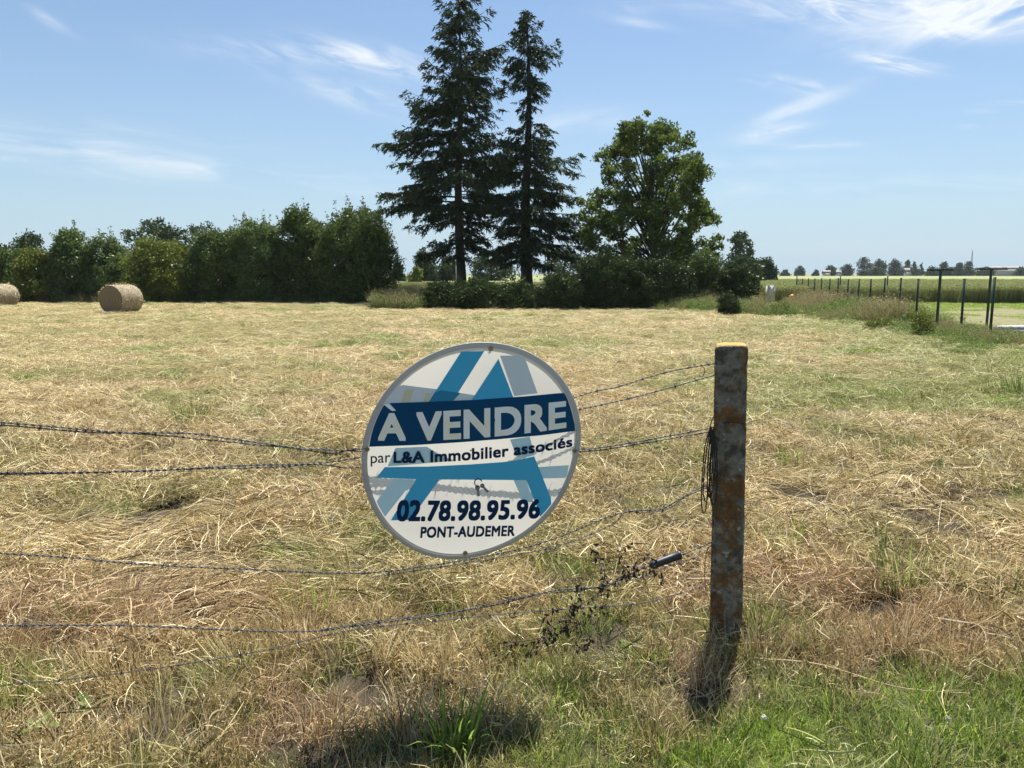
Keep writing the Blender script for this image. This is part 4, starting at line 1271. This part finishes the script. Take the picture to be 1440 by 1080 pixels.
barbed([LE(zl(0, 664))] + F((0, 665), (200, 663), (330, 655), (440, 652), (510, 655), (640, 620), (808, 557), (870, 542), (935, 523), (985, 514)) + [RE(zl(1003, 512))],
       'topmost barbed wire on the concrete post, coming out from behind the sign', 4)
barbed([LE(zl(0, 776))] + F((0, 778), (100, 784), (200, 793), (400, 803), (520, 805), (640, 790), (760, 765), (870, 723), (930, 716), (960, 700)) + [RE(zl(1003, 684))],
       'sagging barbed wire passing just under the bottom of the sign', 5)
barbed(F((0, 880), (120, 879), (230, 882), (380, 888), (450, 887), (505, 880), (600, 868), (700, 850), (780, 831), (850, 824), (911, 797), (957, 781)) + [RE(zl(1003, 766))],
       'low barbed wire that carries the black sleeve left of the post', 6)
barbed([LE(.13)] + F((0, 965), (100, 955), (250, 935), (380, 912), (500, 885), (650, 868), (760, 858), (850, 852), (910, 846), (960, 833)) + [RE(zl(1003, 826))],
       'lowest rusty barbed wire half lost in the hay', 7, rad=.0012)
barbed(F((520, 812), (600, 800), (700, 785), (790, 768), (860, 740), (880, 722), (905, 722), (940, 716), (970, 694)) + [RE(zl(1003, 680))],
       'loose curled barbed wire end lying across the sagging wire right of the sign', 8, rad=.0012)
barbed(F((450, 886), (540, 872), (640, 860), (740, 838), (830, 828), (900, 812), (950, 792), (980, 783)) + [RE(zl(1003, 768))],
       'slack barbed wire just below the black sleeve', 12, rad=.0012)


def wire_bundle():
    root = empty('wire_bundle', (PX - .09, PY - .02, 1.0)); tag(root, 'bundle of looped dark barbed wire hanging on the left side of the concrete post', 'wire bundle')
    loc = np.array(root.location); rr = np.random.default_rng(8)
    ctr = [(1001, 604), (1003, 640), (996, 690), (1000, 650)]
    for k in range(5):
        x0 = 991 + k * 3.0; x1 = x0 + rr.uniform(-7, 0)
        yb = rr.uniform(672, 722)
        pts = [on_fence(1000, 600, .012 * k - .02), on_fence(x0, 630, .01 * k), on_fence(x1, yb - 18, .012 * k), on_fence(x1 + 4, yb, .01 * k), on_fence(x1 + 8, yb - 20, .0), on_fence(x0 + 5, 640, -.01), on_fence(1003, 603, -.02)]
        C = smooth_path(pts, .008); m = MB(); m.tube(C + rr.normal(0, .0006, C.shape) - loc, .0027, 5, False)
        for i in range(6, len(C) - 5, 13):
            d = rr.normal(size=3); d /= np.linalg.norm(d); m.tube([C[i] - loc - d * .012, C[i] - loc, C[i] - loc + d * .012], .0012, 4, False)
        m.build('loop', M['wire_dark'], root)
    C = smooth_path([on_fence(1004, 585), on_fence(999, 600), on_fence(1001, 625), on_fence(998, 690), on_fence(1002, 715), on_fence(1003, 738)], .008)
    m = MB(); m.tube(C - loc, .0022, 5, False); m.build('loose_end', M['wire_dark'], root)
    # tie round the post
    ring = []
    for a in np.linspace(0, 2 * math.pi, 33):
        c_, s_ = math.cos(a), math.sin(a); q = .0715 / max(abs(c_), abs(s_)) if max(abs(c_), abs(s_)) > .85 else .083
        x, y = c_ * q, s_ * q * .94; rz = math.radians(-14)
        ring.append((PX + x * math.cos(rz) - y * math.sin(rz), PY + x * math.sin(rz) + y * math.cos(rz), 1.025 - .03 * c_ * 0 + .004 * math.sin(3 * a)))
    m = MB(); m.tube(np.array(ring) - loc, .0016, 5, False); m.build('tie_ring', M['wire_dark'], root)


wire_bundle()
for k, (pp, lb) in enumerate((([(985, 512), (991, 520), (988, 530), (984, 529)], 'short bent wire link joining the two topmost barbed wires beside the post'),
                              ([(1001, 766), (994, 775), (991, 800), (992, 830)], 'thin wire tail hanging beside the foot of the post'))):
    C = smooth_path([on_fence(a, b, .01) for a, b in pp], .005); m = MB(); m.tube(C, .0016, 5, False)
    o = m.build('wire_link' if k == 0 else 'wire_tail', M['wire_dark']); tag(o, lb, 'wire')


def sleeve():
    a, b = on_fence(914, 796, .012), on_fence(957, 780, .012)
    root = empty('wire_sleeve', a); tag(root, 'black plastic sleeve threaded on the low barbed wire left of the post', 'sleeve')
    d = np.array(b - a); L_ = np.linalg.norm(d); t = np.array([0, .02, .06, .08, .3, .7, .92, .95, .985, 1.0]); rad = np.array([.008, .0125, .0155, .0165, .0175, .018, .0182, .0195, .0195, .012])
    m = MB(); m.tube(t[:, None] * d[None], rad, 14); m.build('tube', M['black_plastic'], root, True)
    m = MB(); u = d / L_; m.tube(np.array([u * .018 + np.array([0, -.017, .0]), u * .018 + np.array([0, -.0185, 0])]), .003, 8); m.build('screw', M['steel'], root)


sleeve()


def bramble_dead():
    root = empty('dead_bramble', on_fence(800, 885)); tag(root, 'dead blackish bramble with curled leaves caught in the low barbed wires', 'dead plant')
    loc = np.array(root.location); rr = np.random.default_rng(12)
    stems = [[(740, 925), (765, 893), (800, 862), (845, 832), (880, 806), (912, 785)], [(700, 905), (745, 900), (795, 888), (835, 862), (868, 838)], [(795, 893), (808, 850), (812, 822)],
             [(757, 890), (766, 870), (784, 853)], [(812, 872), (830, 900), (812, 915)], [(845, 835), (850, 800), (835, 775)], [(860, 822), (905, 800), (930, 812)],
             [(880, 806), (870, 780), (890, 762)]]
    st = MB(); lf = MB()
    for s in stems:
        C = smooth_path([on_fence(a, b, rr.uniform(.0, .05)) for a, b in s], .015); st.tube(C - loc, np.linspace(.0022, .0009, len(C)), 5, False)
        for i in range(2, len(C)):
            if rr.random() < .75:
                q = rr.integers(2, 6)
                for _ in range(q):
                    c = C[i] - loc + rr.normal(0, .010, 3); ln = rr.uniform(.012, .032)
                    d = rr.normal(size=3); d[2] -= 1.0; d /= np.linalg.norm(d); sd = np.cross(d, rr.normal(size=3)); sd /= np.linalg.norm(sd)
                    P = np.array([c, c + d * ln * .5 + sd * .004, c + d * ln])[None]; w = np.array([.002, .0062, .001])[:, None] * sd
                    lf.ribbons(P, w[None])
    st.build('stem', M['dead_stem'], root); lf.build('foliage', M['dead_leaf'], root)


bramble_dead()


# ------------------------------------------------------------------ the round sale sign
SC = at(662, 634, 2.915)
SR = Vector((1, .23, 0)).normalized(); SU = Vector((0, 0, 1)); SNn = Vector((SR.y, -SR.x, 0))      # right, up, towards viewer
SMAT = Matrix((( SR.x, SU.x, SNn.x, SC.x), (SR.y, SU.y, SNn.y, SC.y), (SR.z, SU.z, SNn.z, SC.z), (0, 0, 0, 1)))


def s2(px, py):
    d = ray(px, py); o = Vector((0, 0, CAM_H)); h = 0
    for _ in range(4):
        t = ((SC + SNn * h) - o).dot(SNn) / d.dot(SNn); q = o + d * t - SC; h = curl(q.dot(SR), q.dot(SU))
    return q.dot(SR), q.dot(SU)


def z1(zx, zy): return s2(480 + zx / 3.178, 460 + zy / 3.176)


def curl(u, v):                                     # the thin sheet is slightly bowed and wavy
    return -.015 * (u / .42) ** 2 + .004 * math.sin(u * 9 + v * 6) + .003 * math.sin(v * 14)


def mat_print(name, col, trans=0.0, rough=.35, var=.05, blotch=None):
    m, nt, N, L, out = new_mat(name)
    n = noise(nt, 5, 4, .6)
    c = mixcol(nt, n, tuple(v * (1 + var) for v in col), tuple(v * (1 - var) for v in col))
    if blotch:
        n2 = noise(nt, 13, 2, .5, stretch=(1, .6, 1))
        c = mixcol(nt, ramp(nt, n2, [(.45, (0, 0, 0)), (.6, (.7, .7, .7))]), c, blotch)  # yellowish blotches imitate the back print lit through the letters
    b = N('ShaderNodeBsdfPrincipled'); b.inputs['Roughness'].default_value = rough; L(c, b.inputs['Base Color'])
    b.inputs['Specular IOR Level'].default_value = .12
    if trans:
        t = N('ShaderNodeBsdfTranslucent'); L(c, t.inputs['Color']); mx = N('ShaderNodeMixShader'); mx.inputs[0].default_value = trans
        L(b.outputs[0], mx.inputs[1]); L(t.outputs[0], mx.inputs[2]); L(mx.outputs[0], out.inputs['Surface'])
    else: L(b.outputs[0], out.inputs['Surface'])
    return m


PM = {'white': mat_print('sign_white', (.80, .77, .70), .42), 'rim': mat_print('sign_rim', (.52, .515, .49), .25), 'blue': mat_print('sign_blue', (.075, .46, .72)),
      'navy': mat_print('sign_navy', (.002, .062, .155), 0, .5), 'letter': mat_print('sign_letter', (.93, .94, .93), 0, .35, .03, (.95, .90, .66)), 'ink': mat_print('sign_ink', (.002, .028, .085), 0, .5),
      'ghost': mat_print('sign_show_through', (.72, .77, .79)), 'ghost_blue': mat_print('sign_show_through_blue', (.62, .84, .90)), 'ghost_yellow': mat_print('sign_show_through_yellow', (.70, .66, .44)),  # flat tones painted for the back print as sunlight shows it through
      'blue_dark': mat_print('sign_blue_overlap', (.03, .24, .42)), 'grey': mat_print('sign_key_grey', (.22, .22, .21)), 'brass': mat_simple('rivet_brass', (.45, .36, .2), .35, .9, .2, 40)}
SG = empty('sale_sign', SC); SG.matrix_world = SMAT
tag(SG, 'round plastic sign reading À VENDRE with a phone number, hung on the barbed wires', 'sign')


def poly_obj(name, faces2d, mat, layer, parent=SG, thick=0.0, sub=.03):
    """flat printed shapes: list of outlines in the sign's plane, laid on the bowed sheet"""
    import bmesh
    bm = bmesh.new()
    for ol in faces2d:
        vs = [bm.verts.new((u, v, 0)) for u, v in ol]
        try: bm.faces.new(vs)
        except ValueError: pass
    bmesh.ops.triangulate(bm, faces=bm.faces[:])
    for _ in range(5):
        es = [e for e in bm.edges if e.calc_length() > sub]
        if not es: break
        bmesh.ops.subdivide_edges(bm, edges=es, cuts=1); bmesh.ops.triangulate(bm, faces=bm.faces[:])
    for v in bm.verts: v.co.z = curl(v.co.x, v.co.y) + layer * .0007
    bm.normal_update()
    me = bpy.data.meshes.new(name); bm.to_mesh(me); bm.free(); me.materials.append(PM[mat])
    for p in me.polygons: p.use_smooth = True
    o = bpy.data.objects.new(name, me); COL.objects.link(o); o.parent = parent
    return o


CU, CV = z1(579, 550)
KX = z1(1068, 550)[0] - CU; KXl = CU - z1(90, 550)[0]; KY = z1(579, 70)[1] - CV; KYb = CV - z1(579, 1030)[1]


def rim_pt(th, s=1.0):
    x = math.cos(th); y = math.sqrt(1 - .083 ** 2) * math.sin(th) + .083 * math.cos(th)
    return CU + (KX if x > 0 else KXl) * s * x, CV + (KY if y > 0 else KYb) * s * y


def inside(u, v, s=.945):
    x = (u - CU) / (KX if u > CU else KXl); y = (v - CV) / (KY if v > CV else KYb); q = math.hypot(x, (y - .083 * x) / math.sqrt(1 - .083 ** 2))
    if q <= s: return u, v
    f = s / q; return CU + (u - CU) * f, CV + (v - CV) * f


def build_sheet():
    n, k = 128, 26
    th = np.arange(n) * 2 * math.pi / n
    m = MB(); V = []
    for s in np.linspace(.01, .96, k):
        for t in th: u, v = rim_pt(t, s); V.append((u, v, curl(u, v)))
    i = np.arange(k - 1)[:, None] * n; j = np.arange(n)[None]; j2 = (j + 1) % n
    Fq = np.stack([i + j, i + n + j, i + n + j2, i + j2], -1).reshape(-1, 4)
    m.add(V, Fq); m.build('panel', PM['white'], SG, True)
    m = MB(); V = []
    ss = [(.953, .0012), (1.0, .0012), (1.004, -.001), (1.0, -.0035), (.945, -.0035)]
    for s, dz in ss:
        for t in th: u, v = rim_pt(t, s); V.append((u, v, curl(u, v) + dz))
    i = np.arange(len(ss) - 1)[:, None] * n; Fq = np.stack([i + j, i + n + j, i + n + j2, i + j2], -1).reshape(-1, 4)
    m.add(V, Fq); m.build('border_ring', PM['rim'], SG)


build_sheet()


def pxs(*pp): return [inside(*s2(a, b)) for a, b in pp]
def dens_line(pp, q=6):
    out = []
    for i in range(len(pp)):
        a, b = pp[i], pp[(i + 1) % len(pp)]
        for t in range(q): out.append((a[0] + (b[0] - a[0]) * t / q, a[1] + (b[1] - a[1]) * t / q))
    return out
def shape(*pp): return [inside(*s2(a, b)) for a, b in dens_line(list(pp))]


poly_obj('show_through_shape', [shape((556, 540), (620, 548), (663, 555), (700, 562), (640, 566), (533, 568))], 'ghost', 1)  # back print seen through the backlit sheet, painted as flat shapes
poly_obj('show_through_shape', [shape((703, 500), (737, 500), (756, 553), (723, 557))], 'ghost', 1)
poly_obj('show_through_blue_shape', [shape((553, 673), (583, 674), (541, 727), (524, 712))], 'ghost_blue', 1)  # pale blue of the backlit rear print, painted on the front
poly_obj('show_through_blue_shape', [shape((752, 657), (800, 654), (797, 672), (758, 673))], 'ghost_blue', 1)
poly_obj('show_through_blue_shape', [shape((556, 630), (600, 628), (620, 640), (640, 648), (545, 656))], 'ghost_blue', 1)
poly_obj('show_through_blue_shape', [shape((717, 618), (745, 614), (752, 640), (728, 646))], 'ghost_blue', 1)
poly_obj('show_through_blue_shape', [shape((722, 675), (740, 675), (750, 706), (736, 706))], 'ghost_blue', 1)
poly_obj('show_through_yellow', [shape((569.7, 548), (581.5, 548), (576, 565.8), (564.5, 566)), shape((599, 553), (607, 553), (602, 565), (595.5, 565))], 'ghost_yellow', 2)  # rear lettering glowing through, painted as yellow patches
poly_obj('letter_mark', [shape((648.5, 494.4), (681, 493.5), (636.7, 564), (602.4, 565.5)), shape((700.8, 504.4), (721.8, 559), (663, 562.5)),
                         shape((541, 656.7), (600, 656), (660, 653), (715.6, 649), (729, 646.7), (740, 675), (585.6, 673.8), (529, 671.6)),
                         shape((585.6, 673.4), (617.8, 674.4), (576.7, 731), (549.3, 731.6)), shape((728.6, 646.7), (751, 641.5), (779, 711), (768, 727), (761, 728))], 'blue', 3)
poly_obj('blue_overlap', [shape((620, 548.8), (647, 552.5), (637, 563.8), (603, 565.2), (612, 551.5))], 'blue_dark', 4)
poly_obj('title_band', [shape((540, 567), (600, 565), (670, 562), (740, 557), (794.6, 551.8), (803, 577), (810, 605.5), (760, 612), (700, 617.5), (650, 621.5), (584, 625.6), (518, 628), (522, 610), (530, 587))], 'navy', 5)


def quad3(xs, ys):
    """smooth curve through three or more measured points"""
    return lambda x: float(np.polyval(np.polyfit(xs, ys, min(2, len(xs) - 1)), x))


def text_part(name, body, x0, x1, top, bot, mat, layer, bold=.02, shear=0.0, spacing=1.0, asc=None):
    """lettering: font outline turned into a mesh and laid between two measured curves (zoomed photo pixels)"""
    cu = bpy.data.curves.new(name, 'FONT'); cu.body = body; cu.size = 1; cu.shear = shear
    cu.space_character = spacing; cu.resolution_u = 5; cu.fill_mode = 'FRONT'
    ob = bpy.data.objects.new(name + '_curve', cu); COL.objects.link(ob)
    bpy.context.view_layer.update()
    me = bpy.data.meshes.new_from_object(ob.evaluated_get(bpy.context.evaluated_depsgraph_get()))
    bpy.data.objects.remove(ob); bpy.data.curves.remove(cu)
    n = len(me.vertices); co = np.zeros(n * 3, np.float32); me.vertices.foreach_get('co', co); co = co.reshape(-1, 3)
    xa, xb = co[:, 0].min(), co[:, 0].max(); ya, yb = co[:, 1].min(), co[:, 1].max()
    # heavier weight: the same outline laid a few times, each shifted by the stroke gain and a hair higher
    F0 = [list(p.vertices) for p in me.polygons]; sh = [(0, 0)] + ([(bold * a, bold * b) for a in (-1, 0, 1) for b in (-1, 0, 1) if a or b] if bold else [])
    V, Fs = [], []
    xa -= bold; xb += bold; ya -= bold; yb += bold
    for i, (sx_, sy_) in enumerate(sh):
        Fs += [[q + len(V) for q in f] for f in F0]
        for c in co:
            f = (c[0] + sx_ - xa) / (xb - xa); g = (c[1] + sy_ - ya) / (yb - ya); zx = x0 + (x1 - x0) * f
            zy = bot(zx) + (top(zx) - bot(zx)) * g
            u, w = z1(zx, zy); V.append((u, w, curl(u, w) + layer * .0007 + i * .00006))
    me = bpy.data.meshes.new(name); me.from_pydata(V, [], Fs)
    me.materials.append(PM[mat])
    o = bpy.data.objects.new(name, me); COL.objects.link(o); o.parent = SG
    return o


text_part('title_lettering', 'A VENDRE', 163, 1004, quad3([205, 475, 590, 825, 1003], [384, 370, 366, 346, 328]), quad3([165, 475, 680, 795, 1003], [508, 499, 491, 481, 448]), 'letter', 6, bold=.033, spacing=1.06)
poly_obj('title_lettering', [[z1(186, 343), z1(214, 340), z1(244, 372), z1(226, 374)]], 'letter', 6)
tt, bb = quad3([233, 400, 600, 760, 1030], [556, 550, 537, 524, 486]), quad3([233, 400, 600, 770, 1030], [608, 602, 590, 577, 532])
text_part('agency_lettering', 'L&A Immobilier associés', 233, 1031, tt, bb, 'ink', 6, bold=.03, spacing=1.05)
text_part('agency_lettering', 'par', 131, 219, quad3([131, 219], [575, 570]), quad3([131, 219], [622, 619]), 'ink', 6, bold=.006)
text_part('phone_lettering', '02.78.98.95.96', 248, 886, quad3([248, 560, 886], [770, 772, 766]), quad3([248, 560, 886], [867, 864, 853]), 'ink', 6, bold=.035, shear=.12, spacing=1.04)
text_part('town_lettering', 'PONT-AUDEMER', 352, 773, quad3([352, 773], [890, 884]), quad3([352, 773], [941, 932]), 'ink', 6, bold=.035, shear=.1, spacing=1.06)


def disc2(px, py, r_, n=14): return [s2(px + r_ * math.cos(a), py + r_ * math.sin(a)) for a in np.arange(n) * 2 * math.pi / n]
def bar2(x0, y0, x1, y1, w):
    dx, dy = x1 - x0, y1 - y0; L_ = math.hypot(dx, dy); nx, ny = -dy / L_ * w, dx / L_ * w
    return [s2(x0 + nx, y0 + ny), s2(x1 + nx, y1 + ny), s2(x1 - nx, y1 - ny), s2(x0 - nx, y0 - ny)]


ke = poly_obj('key_emblem', [disc2(671.2, 685.5, 3.6), bar2(671.5, 687, 673, 697.5, 1.5), disc2(678, 682.8, 3.3), bar2(679, 684, 686.3, 691.8, 1.6)], 'grey', 5, sub=.05)
arc = [(672.2 + 5.2 * math.cos(a), 678.3 + 5.2 * math.sin(a)) for a in np.linspace(-.3, -5.0, 16)]
poly_obj('key_ring', [bar2(*arc[i], *arc[i + 1], .75) for i in range(15)], 'ink', 6, sub=.05)
for px_, py_ in ((690, 490), (516.3, 631.5), (807.5, 634), (654, 777.5)):
    u, v = s2(px_, py_); m = MB(); a = np.linspace(0, 2 * math.pi, 17); zc = curl(u, v)
    m.tube(np.stack([0 * a + u + .0075 * np.cos(a), v + .0075 * np.sin(a), 0 * a + zc + .003], 1), .0024, 6, False)
    m.tube([(u, v, zc - .006), (u, v, zc + .0035), (u, v, zc + .0055)], [.0055, .0055, .003], 8)
    m.build('rivet', PM['brass'], SG, True)

for px_, py_, tx, ty in ((516.3, 631.5, 503, 629), (807.5, 634, 822, 631), (690, 490, 690, 480)):
    if ty == 480: continue
    u, v = s2(px_, py_); u2, v2 = s2(tx, ty); zc = curl(u, v)
    C = smooth_path([(u, v, zc + .008), ((u + u2) / 2, v + .006, zc + .012), (u2, v2 + .004, zc + .004), (u2, v2 - .004, zc - .03), ((u + u2) / 2, v - .006, zc - .02), (u, v, zc - .006)], .004)
    m = MB(); m.tube(C, .0011, 5, False); m.build('tie_wire', PM['brass'] if False else M['wire'], SG)


# ------------------------------------------------------------------ separate tufts, heap, weeds, twigs
def tuft(px, py, n, R, h, mat, label, seed, name='grass_tuft', w=.0055, lean=.25, curl_=.6, cat='grass tuft', dry=0):
    p = gp(px, py); z = float(ground_z(p.x, p.y)); rr = np.random.default_rng(seed)
    m = MB(); P, s = grass_clump(n, R, (h * .45, h), w, rr, lean, 6, curl_); m.ribbons(P, s)
    o = m.build(name, M[mat], loc=(p.x, p.y, z - .01)); tag(o, label, cat, 'grass tufts standing up out of the hay' if cat == 'grass tuft' else None)
    if dry:
        m = MB(); P, s = grass_clump(dry, R * 1.3, (h * .2, h * .5), w * .7, rr, .6, 5, .9); m.ribbons(P, s); q = m.build('dry_blades', M['straw_plain'], o)
    return o


tuft(266, 604, 240, .16, 0.41, 'tuft', 'dark green pointed grass tuft just above the upper left wire', 1)
tuft(1100, 792, 96, .09, 0.32, 'lawn', 'green and straw coloured tuft just right of the concrete post at mid height', 2, dry=60)
tuft(1262, 838, 176, .14, 0.41, 'tuft', 'largest green grass tuft right of the post, between hay and lawn', 3, dry=120)
tuft(1385, 852, 96, .14, 0.27, 'tuft', 'small green grass tuft near the right edge, level with the foot of the hay', 4, dry=70)
tuft(1068, 905, 144, .07, 0.23, 'tuft', 'dark shaded grass tuft against the right foot of the concrete post', 5, dry=60)
tuft(28, 985, 128, .10, 0.23, 'lawn', 'green grass tuft at the lower left edge near the lowest wire', 6)
tuft(445, 862, 144, .15, 0.26, 'lawn', 'light green grass patch left of the sign, just above the low wire', 7, dry=50)
tuft(130, 880, 57, .16, 0.20, 'tuft', 'sparse upright green blades on the low wire at the left', 8)
tuft(640, 1062, 80, .08, 0.27, 'lawn', 'broad bladed green tuft at the bottom below the sign', 9, w=.012)
tuft(1110, 655, 96, .12, 0.22, 'lawn', 'yellow green grass tuft in the hay right of the middle of the post', 10)
tuft(560, 770, 128, .14, 0.24, 'tuft', 'green tuft partly hidden by the lower left rim of the sign', 13, dry=40)
tuft(1432, 555, 144, .22, 0.43, 'weed_green', 'bright green tuft at the right edge of the field below the green posts', 14, w=.009)


def hay_heap(px, py, R, h, label, seed):
    p = gp(px, py); z = float(ground_z(p.x, p.y)); rr = np.random.default_rng(seed)
    n = 420; a = rr.uniform(0, 6.28, n); k = 7; t = np.linspace(0, 1, k)
    out = R * rr.uniform(.4, 1.25, n)
    off = rr.normal(0, R * .12, (n, 2))
    x = off[:, 0:1] + np.cos(a)[:, None] * out[:, None] * t[None]; y = off[:, 1:2] + np.sin(a)[:, None] * out[:, None] * t[None]
    zz = (h * rr.uniform(.55, 1.05, n))[:, None] * (1 - t[None] ** 1.8) + .01
    P = np.stack([x, y, zz], -1); yaw = rr.uniform(0, 3.14, n)
    sd = np.stack([np.cos(yaw), np.sin(yaw), 0 * yaw], 1)[:, None] * .0018 * np.ones((1, k, 1))
    m = MB(); m.ribbons(P, sd); o = m.build('hay_heap', M['straw_plain'], loc=(p.x, p.y, z)); tag(o, label, 'hay heap', 'small heaps of raked hay')


hay_heap(1270, 700, .26, .16, 'pale mop shaped heap of hay right of the post, above the flattened stalks', 1)


def dock(px, py, label, seed):
    p = gp(px, py); z = float(ground_z(p.x, p.y)); rr = np.random.default_rng(seed)
    root = empty('dock_plant', (p.x, p.y, z)); tag(root, label, 'plant')
    for i in range(11):
        a = rr.uniform(0, 6.28); Ln = rr.uniform(.05, .11); k = 8; t = np.linspace(0, 1, k); el = rr.uniform(.15, .8)
        h = Ln * t * math.cos(el); zz = Ln * (t * math.sin(el) - .5 * t ** 2 * .6) + .02
        P = np.stack([h * math.cos(a), h * math.sin(a), zz], 1)[None]
        wv = .012 * np.sin(np.clip(t * 1.05, 0, 1) * math.pi) ** .7 + .0015
        sd = np.array([-math.sin(a), math.cos(a), rr.normal(0, .25)]); S_ = (wv[:, None] * sd)[None]
        m = MB(); m.ribbons(P, S_); m.build('leaf', M['weed_green'], root, True)


dock(62, 1028, 'broad leaved green weed in the grass at the bottom left corner', 2)
dock(130, 1000, 'smaller broad leaved weed right of the one in the bottom left corner', 5)


def twig(pp, label, rad=.003, mat='dead_stem'):
    P = [gp(a, b) for a, b in pp]
    P = [Vector((p.x, p.y, float(ground_z(p.x, p.y)) + .05 + .015 * (i % 2))) for i, p in enumerate(P)]
    C = smooth_path(P, .03); o0 = C[0].copy()
    m = MB(); m.tube(C - o0, np.linspace(rad, rad * .4, len(C)), 5, False)
    for i in range(3, len(C), 4):
        d = np.array([rng.normal(), rng.normal(), .5]); d *= .07 / np.linalg.norm(d); m.tube([C[i] - o0, C[i] - o0 + d], [rad * .5, rad * .2], 4, False)
    o = m.build('dry_twig', M[mat], loc=o0); tag(o, label, 'twig', 'dry twigs on the hay')


twig([(1375, 592), (1395, 598), (1425, 602)], 'dark dry twig on the hay at the right edge, upper one', .007)
twig([(1345, 622), (1372, 618), (1400, 628)], 'dark dry twig on the hay at the right edge, lower one', .007)
twig([(1060, 950), (1150, 966), (1260, 990), (1360, 1000)], 'long pale stalk lying along the top of the lawn right of the post', .003, 'straw_plain')
twig([(985, 932), (1040, 934), (1090, 930)], 'pale stalk lying across the foot of the concrete post', .003, 'straw_plain')
twig([(1327, 985), (1322, 1012), (1330, 1035)], 'curved pale stalk standing over the lawn at the lower right', .003, 'straw_plain')


def clover(px, py, label):
    p = gp(px, py); z = float(ground_z(p.x, p.y)); rr = np.random.default_rng(int(px))
    root = empty('clover_flower', (p.x, p.y, z)); tag(root, label, 'flower', 'white clover heads in the lawn')
    m = MB(); m.tube([(0, 0, 0), (.004, 0, .04), (0, .002, .07)], .0012, 5, False); m.build('stem', M['lawn'], root)
    d = rr.normal(size=(60, 3)); d /= np.linalg.norm(d, axis=1)[:, None]; m = MB(); m.leaves(np.array([0, 0, .072]) + d * .008, .008, .5, rr); m.build('flower_head', M['white_box'], root)


clover(1073, 1038, 'white clover head in the grass below the concrete post')
clover(1331, 1045, 'white clover head in the lawn at the lower right')


# ------------------------------------------------------------------ summer haze: even, pale air round the whole place
def make_haze():
    m, nt, N, L, out = new_mat('haze_air')
    v = N('ShaderNodeVolumePrincipled'); v.inputs['Density'].default_value = HAZE
    v.inputs['Color'].default_value = (.80, .90, 1.0, 1); v.inputs['Anisotropy'].default_value = .2
    L(v.outputs[0], out.inputs['Volume'])
    mb = MB(); mb.box((0, 150, 11), (1300, 900, 25)); o = mb.build('haze', m)
    tag(o, kind='stuff')


make_haze()
